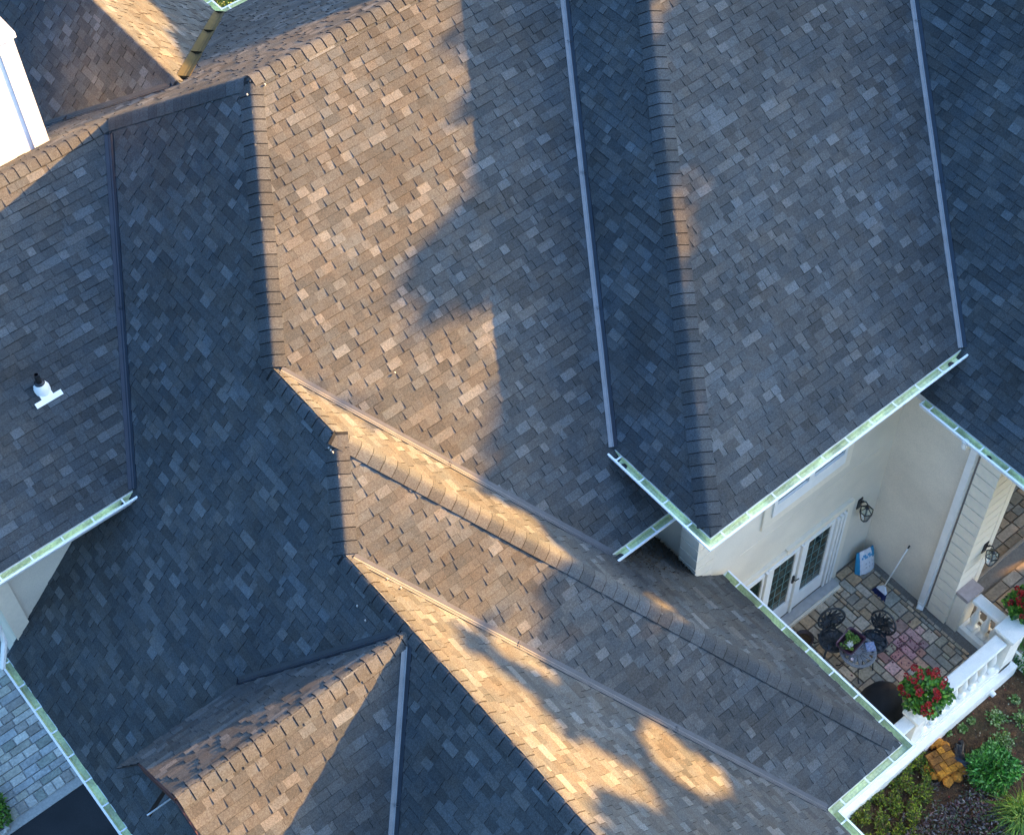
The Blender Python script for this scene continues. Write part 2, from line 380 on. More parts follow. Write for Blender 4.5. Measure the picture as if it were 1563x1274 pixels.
for ar, nm, org, wd, hb, ti, _ in cand[:300]:
    if (ti, hb) not in pool:
        mb = MB(); L_ = EXPO + .025
        q = [(0, 0, hb), (1, 0, hb), (1, L_, .003), (0, L_, .003), (0, 0, 0), (1, 0, 0), (1, L_, 0), (0, L_, 0)]
        f_ = (EXPO - .010) / L_; zm = hb + (.003 - hb) * f_
        mb.add([q[0], q[1], (1, L_ * f_, zm), (0, L_ * f_, zm)], [(0, 1, 2, 3)], TONES[ti][0]); mb.add([(0, L_ * f_, zm), (1, L_ * f_, zm), q[2], q[3]], [(0, 1, 2, 3)], tuple(x * .6 for x in TONES[ti][0]))  # darker top strip paints the shadow of the course above
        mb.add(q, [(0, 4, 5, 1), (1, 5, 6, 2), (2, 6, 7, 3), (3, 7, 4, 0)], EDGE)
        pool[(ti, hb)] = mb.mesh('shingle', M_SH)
    n, e, g = FRM[nm]
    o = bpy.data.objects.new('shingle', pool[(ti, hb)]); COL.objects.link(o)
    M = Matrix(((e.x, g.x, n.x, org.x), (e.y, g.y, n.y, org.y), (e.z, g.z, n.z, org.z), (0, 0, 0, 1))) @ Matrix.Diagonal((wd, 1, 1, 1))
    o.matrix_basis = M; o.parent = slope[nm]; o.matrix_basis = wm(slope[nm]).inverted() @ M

# ------------------------------------------------------------------ hip and ridge caps
def caps(p0, p1, n1, n2, w=.165, ex=.19, flip=False, t0=0):
    N1, N2 = FRM[n1][0], FRM[n2][0]; P0, P1 = V(*p0), V(*p1)
    if flip: P0, P1 = P1, P0
    L = (P1 - P0); ln = L.length; L.normalize()
    s1 = N1.cross(L).normalized(); s2 = N2.cross(L).normalized()
    if s1.dot(N2) > 0: s1 = -s1
    if s2.dot(N1) > 0: s2 = -s2
    up = (N1 + N2).normalized()
    def ring(a, h):
        pts = [s1 * w + N1 * h, s1 * w * .62 + N1 * h, s1 * w * .24 + N1 * h, None, s2 * w * .24 + N2 * h, s2 * w * .62 + N2 * h, s2 * w + N2 * h]
        pts[3] = (pts[2] + pts[4]) / 2 + up * .014
        return [L * a + p for p in pts]
    meshes = []
    for k in range(3):
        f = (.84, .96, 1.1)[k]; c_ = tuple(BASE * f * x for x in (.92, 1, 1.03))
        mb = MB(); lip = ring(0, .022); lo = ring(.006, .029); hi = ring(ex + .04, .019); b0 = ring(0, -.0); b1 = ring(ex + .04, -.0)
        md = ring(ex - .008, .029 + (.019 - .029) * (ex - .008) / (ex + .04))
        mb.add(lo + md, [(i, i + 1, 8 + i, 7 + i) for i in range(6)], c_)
        mb.add(md + hi, [(i, i + 1, 8 + i, 7 + i) for i in range(6)], tuple(x * .3 for x in c_))  # upper end coloured dark to paint the shadow under the next cap
        dk = (.020, .019, .019)   # bare asphalt butt; dark band on top paints the joint's shadow line
        mb.add(lip + lo, [(i, i + 1, 8 + i, 7 + i) for i in range(6)], dk)
        mb.add(lip + b0, [(i, 7 + i, 8 + i, i + 1) for i in range(6)], dk)
        for i in (0, 6): mb.quad(lip[i], hi[i], b1[i], b0[i], c_)
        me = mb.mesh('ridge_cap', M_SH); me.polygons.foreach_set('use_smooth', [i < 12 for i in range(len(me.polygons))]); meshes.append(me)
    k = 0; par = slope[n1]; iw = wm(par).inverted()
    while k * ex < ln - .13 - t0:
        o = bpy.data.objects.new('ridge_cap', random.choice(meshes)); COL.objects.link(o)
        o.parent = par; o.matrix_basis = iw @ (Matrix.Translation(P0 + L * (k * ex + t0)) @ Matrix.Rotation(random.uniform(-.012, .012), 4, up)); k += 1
def up_(p, q): return (p, q) if p.z < q.z else (q, p)
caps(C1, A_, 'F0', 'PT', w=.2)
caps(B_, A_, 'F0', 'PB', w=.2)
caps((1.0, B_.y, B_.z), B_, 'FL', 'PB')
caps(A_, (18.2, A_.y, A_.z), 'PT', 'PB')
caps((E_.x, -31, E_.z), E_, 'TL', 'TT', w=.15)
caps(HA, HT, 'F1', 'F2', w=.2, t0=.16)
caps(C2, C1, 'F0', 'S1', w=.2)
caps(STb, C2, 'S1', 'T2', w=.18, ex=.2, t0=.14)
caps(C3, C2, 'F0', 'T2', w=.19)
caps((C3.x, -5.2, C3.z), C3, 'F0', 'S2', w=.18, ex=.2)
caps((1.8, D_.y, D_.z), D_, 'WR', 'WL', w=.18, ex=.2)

# ------------------------------------------------------------------ valley flashing
def valley(p0, p1, n1, n2, w=.088, mat=None, h=.02, ends=(0, 0), two=False):
    N1, N2 = FRM[n1][0], FRM[n2][0]; P0, P1 = V(*p0), V(*p1); L = (P1 - P0).normalized()
    P0 = P0 + L * ends[0]; P1 = P1 - L * ends[1]
    s1 = N1.cross(L).normalized(); s2 = N2.cross(L).normalized()
    if s1.dot(N2) < 0: s1 = -s1
    if s2.dot(N1) < 0: s2 = -s2
    up = (N1 + N2).normalized(); mb = MB()
    prof = [s1 * w, s1 * w + N1 * h, s1 * .03 + N1 * h, up * (h + .018) + (s1 - s2) * .004, up * (h + .018) + (s2 - s1) * .004, s2 * .03 + N2 * h, s2 * w + N2 * h, s2 * w]
    # laps every 2.4 m with a slight step
    ln = (P1 - P0).length; segs = max(1, int(ln / 2.4 + .5))
    for k in range(segs):
        a, b_ = P0 + L * (ln * k / segs), P0 + L * (ln * (k + 1) / segs + .03 * (k < segs - 1))
        dz = up * (.003 * (k % 2)); q = [a + p + dz for p in prof] + [b_ + p + dz for p in prof]
        mb.add(q, [(i, i + 1, 9 + i, 8 + i) for i in range(4)] + [tuple(range(8))[::-1], tuple(range(8, 16))])
        mb.add(q, [(i, i + 1, 9 + i, 8 + i) for i in range(4, 7)], m=1 if two else 0)  # second half of a two-sided valley takes the painted shade colour
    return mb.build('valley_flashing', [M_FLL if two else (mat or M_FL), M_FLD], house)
valley(FLb, B_, 'FL', 'F0', ends=(.0, .25), mat=M_FLD)
valley(V1b, V1t, 'PT', 'F1', two=True)
valley(V2b, FRt, 'F2', 'FR', two=True)
valley(S1P, C1, 'PT', 'S1', ends=(0, .12))
valley(S2T, C3, 'T2', 'S2', ends=(0, .12))
valley(WLb, D_, 'WL', 'F0', ends=(0, .1), mat=M_FLD)
valley(((zw(v_end) + 30.3) / T2, v_end, zw(v_end)), D_, 'WR', 'F0', ends=(0, .2), two=True)
valley(TPb, E_, 'TT', 'PB', w=.13, mat=M_FLO, ends=(0, .3))
valley((3.5, -33.7, zz('TL', 3.5, 0)), E_, 'TL', 'PB', ends=(0, .2), mat=M_FLD)

# ------------------------------------------------------------------ gutters
def gutter(pts, outs, outlet=None, ends=(1, 1), br0=.25, W=.148):
    """pts: roof edge polyline (u,v,z); outs: outward plan normal per segment (u,v)."""
    P = [V(*p) for p in pts]; O = [Vector((a, -b_, 0)).normalized() for a, b_ in outs]
    offs = []
    for i in range(len(P)):
        if i == 0: offs.append(O[0])
        elif i == len(P) - 1: offs.append(O[-1])
        else: b_ = (O[i - 1] + O[i]); offs.append(b_ / (b_.dot(O[i])))
    prof = [(.012, -.02), (.016, -.125), (.09, -.13), (W - .03, -.06), (W - .018, -.025), (W - .02, -.012), (W + .012, -.012), (W + .014, -.04), (W - .01, -.08), (W - .04, -.15), (.006, -.15), (.004, -.02)]
    mb = MB(); k = len(prof)
    for i in range(len(P) - 1):
        a = [P[i] + offs[i] * d + Vector((0, 0, h)) for d, h in prof]; b_ = [P[i + 1] + offs[i + 1] * d + Vector((0, 0, h)) for d, h in prof]
        for j in range(k):
            jj = (j + 1) % k; mb.quad(a[j], b_[j], b_[jj], a[jj], m=1 if j in (0, 1, 2, 3) else 0)
    for i, en in ((0, ends[0]), (len(P) - 1, ends[1])):
        if en:
            L = (P[1] - P[0]).normalized() if i == 0 else (P[-1] - P[-2]).normalized()
            q = [P[i] + offs[i] * d + Vector((0, 0, h)) for d, h in ((.004, -.02), (W + .012, -.012), (W - .04, -.15), (.006, -.15))]
            t = .004 * (-1 if i == 0 else 1)
            mb.quad(*[x + L * t for x in q], m=0)
    go = mb.build('gutter', [M_GW, M_GG], house)
    for i in range(len(P) - 1):
        L = P[i + 1] - P[i]; ln = L.length; L.normalize(); n_ = O[i]; d = br0
        while d < ln - .08:
            b_ = MB(); M = Matrix.Translation(P[i] + L * d) @ Matrix(((L.x, n_.x, 0, 0), (L.y, n_.y, 0, 0), (L.z, n_.z, 1, 0), (0, 0, 0, 1)))
            b_.box((-.012, .004, -.034), (.012, W - .01, -.024), M=M); b_.box((-.016, W - .03, -.03), (.016, W - .0, -.009), M=M)
            b_.build('gutter_bracket', M_GW, go); d += .54
    if outlet:
        for si, dd in outlet:
            L = (P[si + 1] - P[si]).normalized(); c_ = P[si] + L * dd + O[si] * .07 + Vector((0, 0, -.108))
            b_ = MB(); b_.lathe(c_, [(0, .0), (.05, .0), (.055, -.006)], 16)
            b_.build('gutter_outlet', M_BLACK, go)  # flat black disc paints the darkness of the open hole
    return go
gutter([(V1b.x, V1b.y - .0, eA), (HA.x, HA.y, eA), (V2b.x, V2b.y, eA)], [(-1, 0), (0, 1)], outlet=[(0, .32), (1, 5.35)], br0=.2)
gutter([(18.65, -10.45, eB1), (18.65, -4.9, eB1)], [(-1, 0)], outlet=[(0, 1.42)], br0=.18)
gutter([(S1P.x, vPT, eP), (12.95, vPT, eP)], [(0, 1)], outlet=[(0, .15)], br0=.3)
gutter([(.9, FLb.y, eL), (FLb.x, FLb.y, eL)], [(0, 1)], outlet=[(0, (FLb.x - .9) * S - .25)], br0=.12)
gutter([(uE, -19.4, eF0), (uE, -3, eF0)], [(-1, 0)], br0=.0 + .1)
gutter([(STb.x, -11.1, eT), (STb.x, STb.y, eT), (S2T.x, S2T.y, eT), (S2T.x, -3, eT)], [(1, 0), (0, 1), (1, 0)], br0=.3)
gutter([(TPb.x, -37, eTop), (TPb.x, TPb.y, eTop), (19, TPb.y, eTop)], [(1, 0), (0, -1)], br0=.3)

# ------------------------------------------------------------------ walls
def wall(u0, u1, v0, v1, z0, z1, mat=M_STU, name='wall', label=None, par=None):
    mb = MB(); mb.ubox(u0, u1, v0, v1, z0, z1); o = mb.build(name, mat, par or house)
    if label: o['label'] = label
    return o
WD = wall(13.0, 19.4, VW - .25, VW, GRD, eA - .12, label='cream wall with the french doors')
WG = wall(19.22, 19.45, VW + .001, -8.62, GRD, eB1 - .12, label='grey-beige side wall of the terrace')
WT = wall(13.0, 13.25, V1b.y, VW - .251, GRD, eA - .12)
wall(11.0, 12.999, -12.6, -12.35, -30.5, eP - .14)
WS = wall(12.7, 12.95, -11.249, -6.95, GRD, eT - .13)
wall(11.0, 13.0, -7.14, -6.89, GRD, eT - .13, label='white wall under the lower eave', mat=M_BAL)
wall(10.7, 10.95, -6.889, -3.2, GRD, eT - .13)
wall(1.95, 2.2, -19.2, -3.2, GRD, eF0 - .12)
WL_ = wall(1.5, 4.6, -19.62, -19.4, GRD, eL - .12, label='cream wall over the long slope')
wall(2.3, 2.5, -14.0, -7.2, -28.6, -26.3, M_DECK)
wall(19.46, 30, VW - .2, VW, GRD, eB1 - .1)
wall(13.2, 13.4, -37, -30.2, GRD, eTop - .12)
wall(13.41, 18.8, -29.2, -29.0, GRD, eTop - .12)
wall(3.6, 13.19, -37, -36.8, GRD, eTop - .12)
wall(1.5, 1.7, -33.5, -19.63, GRD, eL - .1)
wall(2.21, 10.69, -3.4, -3.2, GRD, eF0 - .2)
wall(26, 26.2, -18, VW - .21, GRD, RDG - 2)
wall(18.81, 27.5, -25.3, -25.1, GRD, -22.8)
M_CORE = simple('taupe_joint', (.30, .26, .215), .9)
# stacked corner boards
def blocks(par, a0, a1, b0, b1, ztop, zbot, h, axis_note=None):
    z = zbot; i = 0
    while z < ztop - .05:
        z1 = min(z + h - .035, ztop); mb = MB(); e_ = .012 * 0
        mb.ubox(a0, a1, b0, b1, z, z1); mb.build('corner_block', M_TRIM, par); z += h; i += 1
wall(12.955, 13.36, -11.55, -11.16, -29.3, eA - .2, M_CORE, 'corner_core', par=WD)
blocks(WD, 12.90, 13.40, -11.62, -11.12, eA - .15, -28.6 - 3 * .37, .37)
wall(19.19, 20.0, -9.08, -8.61, GRD, eB1 - .2, M_CORE, 'corner_core', par=WG)
blocks(WG, 19.16, 19.86, -9.11, -8.57, eB1 - .12, -33.77, .385)
wall(19.861, 20.05, -9.06, -8.56, FLOOR, eB1 - .13, M_TRIM, 'corner_board', par=WG)
# door wall seams
for z_, t_ in ((-29.0, (14.4, 19.15)), ):
    mb = MB(); mb.ubox(t_[0], t_[1], VW, VW + .006, z_ - .008, z_); mb.build('joint', M_TRIM, WD)
# corner board on the far left wall, with downpipe
wall(1.5, 1.87, -19.39, -19.33, -29.2, eL - .16, M_TRIM, 'corner_board', par=WL_)
mb = MB(); mb.tube([V(1.15, -18.95, eL - .2), V(1.15, -19.25, eL - .8), V(1.3, -19.25, -27.9), V(1.25, -19.2, -28.35), V(.95, -19.05, -28.9)], .05, 8)
mb.build('downspout', M_WHITE, house)
# terrace downspout with shoe
mb = MB()
mb.box(V(19.05, -9.17, FLOOR + .14), V(19.18, -9.33, eB1 - .55))
pts = [V(18.55, -9.25, eB1 - .15), V(18.57, -9.25, eB1 - .35), V(19.0, -9.25, eB1 - .62), V(19.11, -9.25, eB1 - .8)]
mb.tube(pts, .06, 8); mb.tube([V(19.11, -9.25, FLOOR + .25), V(19.11, -9.25, FLOOR + .12), V(19.0, -9.2, FLOOR + .05)], .068, 8)
mb.build('downspout', M_WHITE, house)
mb = MB(); mb.box(V(19.20, -9.10, FLOOR + .05), V(19.215, -9.165, eB1 - .4)); mb.build('wall_strip', simple('taupe_trim', (.26, .22, .19), .7), WG)

# small gable: cornice return with its own little hip, rake boards, pale drip edge
caps((1.45, -14.12, zz('CR', 1.45, 0)), (2.28, -13.32, zz('CR', 2.28, 0)), 'CR', 'WL', w=.13)
mb = MB(); mb.box(V(1.42, -13.03, zz('CR', 1.45, 0) - .01), V(1.95, -13.05, zz('CR', 1.45, 0) + .02)); mb.build('drip_edge', M_GW, slope['CR'])
for (v0, v1, pl) in ((-11.77, -14.05, 'WL'), (-11.77, -7.0, 'WR')):
    mb = MB(); a, b_ = V(1.77, v0, zz(pl, 0, v0)), V(1.77, v1, zz(pl, 0, v1)); d = Vector((0, 0, -.2)); x = Vector((.03, 0, 0))
    for q in ((a, b_, b_ + d, a + d), (a + x, b_ + x, b_ + d + x, a + d + x), (a, b_, b_ + x, a + x), (a + d, b_ + d, b_ + d + x, a + d + x)): mb.quad(*q)
    mb.build('rake_board', simple('rake_paint', (.06, .02, .018), .7), house)

# chimney chase
M_CHM = simple('chimney_paint', (.78, .80, .84), .6, ns=7, amp=.05)
mb = MB(); ch0, ch1, cv0, cv1 = 5.2, 7.38, -26.5, -25.16
mb.ubox(ch0 + .05, ch1 - .05, cv0 + .05, cv1 - .022, -26, -19.85)
CH = mb.build('chimney', M_CHM, house, label='white panelled chimney chase')
for (a0, a1, b0, b1) in ((ch1 - .34, ch1, cv1 - .06, cv1), (ch0, ch0 + .34, cv1 - .06, cv1), (ch1 - .06, ch1 - .001, cv1 - .36, cv1 - .061), (ch1 - .06, ch1, cv0, cv0 + .34)):
    mb = MB(); mb.ubox(a0, a1, b0, b1, -23.6, -19.84); mb.build('corner_board', M_CHM, CH)
mb = MB(); mb.ubox(ch0 + .341, ch1 - .341, cv1 - .045, cv1 - .003, -20.1, -19.84); mb.build('panel_rail', M_CHM, CH)
mb = MB(); mb.ubox(ch0 - .06, ch1 + .06, cv0 - .06, cv1 + .05, -19.84, -19.72); mb.ubox(ch0, ch1, cv0, cv1 - .01, -19.719, -19.6); mb.build('chimney_cap', M_CHM, CH)

# vent pipe on the left slope
pb = Vector((4.32, -20.84, 0)); pb.z = zz('FL', pb.x, pb.y); PB3 = V(*pb)
vp = MB(); vp.tube([PB3 - Vector((0, 0, .1)), PB3 + Vector((0, 0, .36))], .045, 14, cap=False); vp.tube([PB3 - Vector((0, 0, .1)), PB3 + Vector((0, 0, .36))], .036, 14, cap=False)
vp.lathe(PB3 + Vector((0, 0, .36)), [(.036, 0), (.045, 0)], 14); vo = vp.build('vent_pipe', M_BLACK, house, smooth=True)
mb = MB(); mb.lathe(PB3, [(.13, -.1), (.125, .04), (.10, .10), (.075, .15), (.06, .16)], 18); mb.build('pipe_boot', M_WHITE, vo, smooth=True)
mb = MB(); mb.lathe(PB3 + Vector((0, 0, .15)), [(.085, 0), (.08, .02), (.048, .03)], 18); mb.build('rubber_collar', M_BLACK, vo, smooth=True)
n_, e_, g_ = FRM['FL']; M = Matrix(((e_.x, g_.x, n_.x, 0), (e_.y, g_.y, n_.y, 0), (e_.z, g_.z, n_.z, 0), (0, 0, 0, 1))); M.translation = PB3
mb = MB(); mb.box((-.23, -.235, .022), (.23, -.15, .034), M=M); mb.box((-.10, -.18, .022), (.10, .1, .03), M=M); mb.build('flashing_flange', M_WHITE, vo)

# ------------------------------------------------------------------ french doors and upper window
def part(name, boxes, mat, par, **kw):
    mb = MB()
    for b_ in boxes: mb.ubox(*b_)
    return mb.build(name, mat, par, **kw)
dz0, dz1 = FLOOR + .22, -30.62
door = part('french_door', [(14.0, 17.95, VW + .002, VW + .05, dz0 - .06, dz1 + .06)], M_WHITE, WD, label='white french doors with lattice glazing')
def leaf(u0, u1, glass0, glass1, nm='door_leaf', muntin=True):
    lf = part(nm, [(u0, glass0, VW + .051, VW + .10, dz0, dz1), (glass1, u1, VW + .051, VW + .10, dz0, dz1), (glass0 + .001, glass1 - .001, VW + .051, VW + .10, dz0, dz0 + .62), (glass0 + .001, glass1 - .001, VW + .051, VW + .10, dz1 - .1, dz1)], M_WHITE, door)
    part('glass_pane', [(glass0, glass1, VW + .055, VW + .065, dz0 + .621, dz1 - .101)], M_GLASS, door)
    if muntin:
        bx = []; 
        for k in range(1, 3): x_ = glass0 + (glass1 - glass0) * k / 3; bx.append((x_ - .008, x_ + .008, VW + .066, VW + .074, dz0 + .63, dz1 - .11))
        for k in range(1, 6): z_ = dz0 + .62 + (dz1 - dz0 - .72) * k / 6; bx.append((glass0, glass1, VW + .0745, VW + .08, z_ - .008, z_ + .008))
        part('lattice', bx, simple('lead_came', (.16, .26, .24), .4), door)
leaf(16.56, 17.56, 16.72, 17.44)
leaf(15.42, 16.42, 15.60, 16.30)
leaf(14.1, 15.30, 14.2, 15.24, muntin=False)
for u_ in (15.36, 16.49, 17.62, 17.74, 17.86): part('door_jamb', [(u_ - .035, u_ + .035, VW + .051, VW + .15, dz0, dz1 + .02)], M_WHITE, door)
part('door_trim', [(15.99, 18.15, VW + .002, VW + .09, dz1 + .06, -30.36), (17.951, 18.15, VW + .002, VW + .09, FLOOR + .02, dz1 + .059)], M_TRIM, door)
part('door_trim', [(14.0, 15.985, VW + .002, VW + .075, dz1 + .06, -30.42)], M_TRIM, door)
part('door_sill', [(14.0, 18.0, VW + .101, VW + .34, FLOOR + .0, FLOOR + .16)], simple('sill', (.45, .43, .40), .6, ns=9, amp=.12), door)
part('sill_edge', [(14.0, 18.0, VW + .341, VW + .40, FLOOR + .0, FLOOR + .12)], M_TRIM, door)
mb = MB(); hp = V(16.36, VW + .10, -31.95)
mb.box(hp + Vector((-.02, -.03, -.12)), hp + Vector((.02, .0, .12))); mb.tube([hp + Vector((0, -.03, .02)), hp + Vector((0, -.07, .02)), hp + Vector((.10, -.07, .0))], .011, 6); mb.build('door_handle', M_BLACK, door)
wn = part('window', [(14.95, 17.62, VW + .002, VW + .05, -28.55, -28.2), (14.95, 15.18, VW + .002, VW + .05, -28.199, -26.6), (17.38, 17.62, VW + .002, VW + .05, -28.199, -26.6)], M_TRIM, WD, label='long upper window tucked under the eave')
part('window_frame', [(15.181, 17.379, VW + .002, VW + .09, -28.199, -27.80), (16.2, 16.36, VW + .002, VW + .09, -27.799, -26.7), (15.181, 15.27, VW + .002, VW + .09, -27.799, -26.7), (17.29, 17.379, VW + .002, VW + .09, -27.799, -26.7)], M_WHITE, wn)
part('glass_pane', [(15.27, 17.29, VW + .005, VW + .03, -27.80, -26.7)], M_GLASS, wn)

# ------------------------------------------------------------------ terrace and paving
SL = [(.16, .165, .155), (.125, .14, .14), (.20, .19, .165), (.105, .09, .065), (.17, .125, .075), (.145, .15, .125), (.095, .105, .105), (.24, .225, .20), (.13, .115, .09), (.21, .17, .12), (.24, .235, .22), (.10, .125, .13)]
SLW = [5, 4, 4, 4, 4, 5, 3, 2, 5, 3, 1, 3]
def pack(u0, u1, v0, v1, cell, sizes):
    nu, nv = int((u1 - u0) / cell), int((v1 - v0) / cell); occ = np.zeros((nu, nv), bool); r = []
    for j in range(nv):
        for i in range(nu):
            if occ[i, j]: continue
            ss = sizes[:]; random.shuffle(ss)
            for a, b_ in ss + [(2, 2), (2, 1), (1, 2), (1, 1)]:
                if i + a <= nu and j + b_ <= nv and not occ[i:i + a, j:j + b_].any():
                    occ[i:i + a, j:j + b_] = True; r.append((u0 + i * cell, u0 + (i + a) * cell, v0 + j * cell, v0 + (j + b_) * cell)); break
    return r
terrace = part('terrace', [(12.96, 19.9, VW, -6.95, GRD - .3, FLOOR - .05)], M_GROUT, None); terrace['kind'] = 'structure'
def lay(rects, par, z, mat, gap=.018, cols=SL, cw=SLW, th=.05, stain=None, rough=.02, bright=2.5, warm=(1.16, .98, .80)):
    for (a, b_, c_, d) in rects:
        cc = random.choices(cols, cw)[0]; k = random.uniform(.85, 1.18) * bright; cc = tuple((x * .62 + m_ * .38) * k * t_ for x, m_, t_ in zip(cc, (.155, .142, .125) if bright > 1.8 or bright < 1.5 else cc, warm))
        if stain: cc = stain((a + b_) / 2, (c_ + d) / 2, cc)
        mb = MB(); zt = z + random.uniform(-.5, .5) * rough; g_ = gap
        mb.ubox(a + g_, b_ - g_, c_ + g_, d - g_, z - th, zt, cc); mb.build('paver', mat, par)
def wine(u, v, c_):
    d = math.hypot((u - 17.9) / 1.1, (v + 8.75) / .75)
    if d < 1 and random.random() < .85 - d * .5: k = (1 - d) * .9 + .1; return (c_[0] * (1 + .35 * k) + .02 * k, c_[1] * (1 - .25 * k), c_[2] * (1 - .05 * k) + .01)
    return c_
rc = pack(13.0, 19.15, -11.2, -7.25, .108, [(2, 3), (3, 2), (3, 3), (4, 3), (3, 2), (2, 2), (4, 2), (2, 4)])
lay(rc, terrace, FLOOR, M_SLATE, stain=wine)
# wine red droplets splashed over the pavers
mb = MB()
for k in range(170):
    r_ = abs(random.gauss(0, .42)); a = random.uniform(0, 6.28); u, v = 17.95 + r_ * 1.35 * math.cos(a), -8.8 + r_ * math.sin(a); q = random.uniform(.004, .022)
    n_ = 7; c0 = V(u, v, FLOOR + .012); ph = random.random()
    mb.add([c0] + [c0 + Vector((math.cos(6.2832 * i / n_ + ph) * q * random.uniform(.6, 1.3), math.sin(6.2832 * i / n_ + ph) * q * random.uniform(.6, 1.3), -.001)) for i in range(n_)], [(0, 1 + i, 1 + (i + 1) % n_) for i in range(n_)], (.15, .035, .055))
o = mb.build('splash_stain', M_ATTR, terrace); o['kind'] = 'stuff'
walk = part('side_walkway', [(19.91, 27, VW, -6.6, GRD - .3, FLOOR - .06)], M_GROUT, None); walk['kind'] = 'structure'
rc = []
v_ = -11.1
while v_ < -6.8:
    h_ = random.choice((.22, .26, .3)); u_ = 20.0 - random.random() * .3
    if abs(v_ + 8.75) < .16: v_ += .10; continue
    while u_ < 24.5: w_ = random.choice((.3, .4, .5, .65)); rc.append((max(u_, 19.95), u_ + w_, v_, v_ + h_)); u_ += w_
    v_ += h_
lay(rc, walk, FLOOR - .01, M_SLATE, bright=1.35)
mb = MB(); mb.ubox(19.95, 24.5, -8.93, -8.86, FLOOR - .05, FLOOR + .02, (.30, .24, .18)); mb.build('edge_strip', M_ATTR, walk)
# brick-shaped slate walkway beside the driveway
path = part('stone_walkway', [(-1.0, 1.93, -27, -18.75, GRD - .3, GRD + .0)], M_GROUTL, None); path['kind'] = 'structure'
SLB = [(.20, .225, .25), (.17, .185, .20), (.235, .245, .25), (.15, .15, .15), (.20, .205, .19), (.26, .27, .27), (.14, .16, .155)]
rc = []; v_ = -18.98; i = 0
while v_ > -24.5:
    h_ = random.choice((.2, .22, .24)) if i else .30; u_ = -.72 - random.random() * .25
    while u_ < 1.7: w_ = random.choice((.3, .36, .44, .52)) if i else .24; rc.append((u_, min(u_ + w_, 1.9), v_ - h_, v_)); u_ += w_
    v_ -= h_; i += 1
lay(rc, path, GRD + .04, M_SLATE, gap=.016, cols=SLB, cw=[1] * 7, rough=.012, bright=1.7, warm=(1.12, 1.0, .86))

# ------------------------------------------------------------------ balustrade
bal = thing('balustrade', 'white plaster balustrade with turned balusters round the slate terrace', 'balustrade', V(17.5, -7.05, FLOOR))
part('retaining_wall', [(12.96, 19.72, -6.949, -6.72, GRD - .2, FLOOR - .12), (12.96, 19.6, -7.22, -6.88, FLOOR - .119, FLOOR + .06), (19.9, 20.1, -8.3, -6.6, GRD - .2, FLOOR - .02)], M_BAL, bal)
part('plinth', [(13.2, 19.3, -7.2, -6.9, FLOOR + .061, FLOOR + .16)], M_BAL, bal)
RZ = -32.42
def rail(u0, u1, v0, v1):
    mb = MB(); mb.ubox(u0, u1, v0, v1, RZ - .10, RZ); o = mb.build('rail', M_BAL, bal)
    bv = o.modifiers.new('bevel', 'BEVEL'); bv.width = .025; bv.segments = 2
    du = .035 if (u1 - u0) < (v1 - v0) else 0; dv = .035 if not du else 0
    part('rail_moulding', [(u0 + du, u1 - du, v0 + dv, v1 - dv, RZ - .17, RZ - .101)], M_BAL, bal)
rail(13.3, 16.0, -7.24, -6.92); rail(16.45, 19.1, -7.28, -6.93)
rail(19.38, 19.68, -8.22, -7.4)
part('plinth', [(19.3, 19.7, -8.25, -7.35, FLOOR - .06, FLOOR + .16)], M_BAL, bal)
def pier(u, v, w_, zt, z0=FLOOR - .02):
    mb = MB(); mb.ubox(u - w_, u + w_, v - w_, v + w_, z0, zt - .16); mb.ubox(u - w_ - .03, u + w_ + .03, v - w_ - .03, v + w_ + .03, zt - .159, zt - .10); mb.ubox(u - w_ - .06, u + w_ + .06, v - w_ - .06, v + w_ + .06, zt - .099, zt); mb.build('pier', M_BAL, bal)
pier(16.22, -7.08, .17, -32.32); pier(19.42, -7.1, .22, -32.3, GRD)
# end pier with its pinkish stone cap stands against the house column
part('pier', [(19.24, 19.72, -8.56, -8.26, FLOOR - .05, -32.42)], M_STU, bal, label='cream end pier')
part('pier_cap', [(19.2, 19.76, -8.6, -8.22, -32.419, -32.3)], simple('pink_stone', (.42, .33, .29), .8, ns=12, amp=.12), bal)
mb = MB(); hb_ = S * (RZ - .17 - (FLOOR + .16))
pr = [(.075, 0), (.075, .05), (.055, .055), (.06, .09), (.045, .11), (.05, .14), (.078, .22), (.085, .30), (.07, .40), (.045, .50), (.038, .58), (.045, .61), (.05, .64), (.04, .66), (.058, .69), (.06, .76)]
k_ = hb_ / .76
mb.lathe((0, 0, 0), [(r_, z_ * k_) for r_, z_ in pr], 14); mb.box((-.085, -.085, 0), (.085, .085, .05)); mb.box((-.065, -.065, hb_ - .04), (.065, .065, hb_ + .0))
bm_ = mb.mesh('baluster', M_BAL, True)
spots = [(13.5 + .33 * i, -7.05) for i in range(8)] + [(16.62 + .335 * i, -7.06) for i in range(8)] + [(19.53, -8.05), (19.53, -7.74), (19.53, -7.48)]
for u, v in spots:
    o = bpy.data.objects.new('baluster', bm_); COL.objects.link(o); o.matrix_basis = Matrix.Translation(V(u, v, FLOOR + .16)); attach(o, bal)
mb = MB(); mb.tube([V(18.85, -6.95, -34.1), V(18.85, -6.62, -34.2)], .055, 12, cap=False); mb.tube([V(18.85, -6.95, -34.1), V(18.85, -6.62, -34.2)], .046, 12, cap=False); mb.build('drain_pipe', M_WHITE, bal, smooth=True)

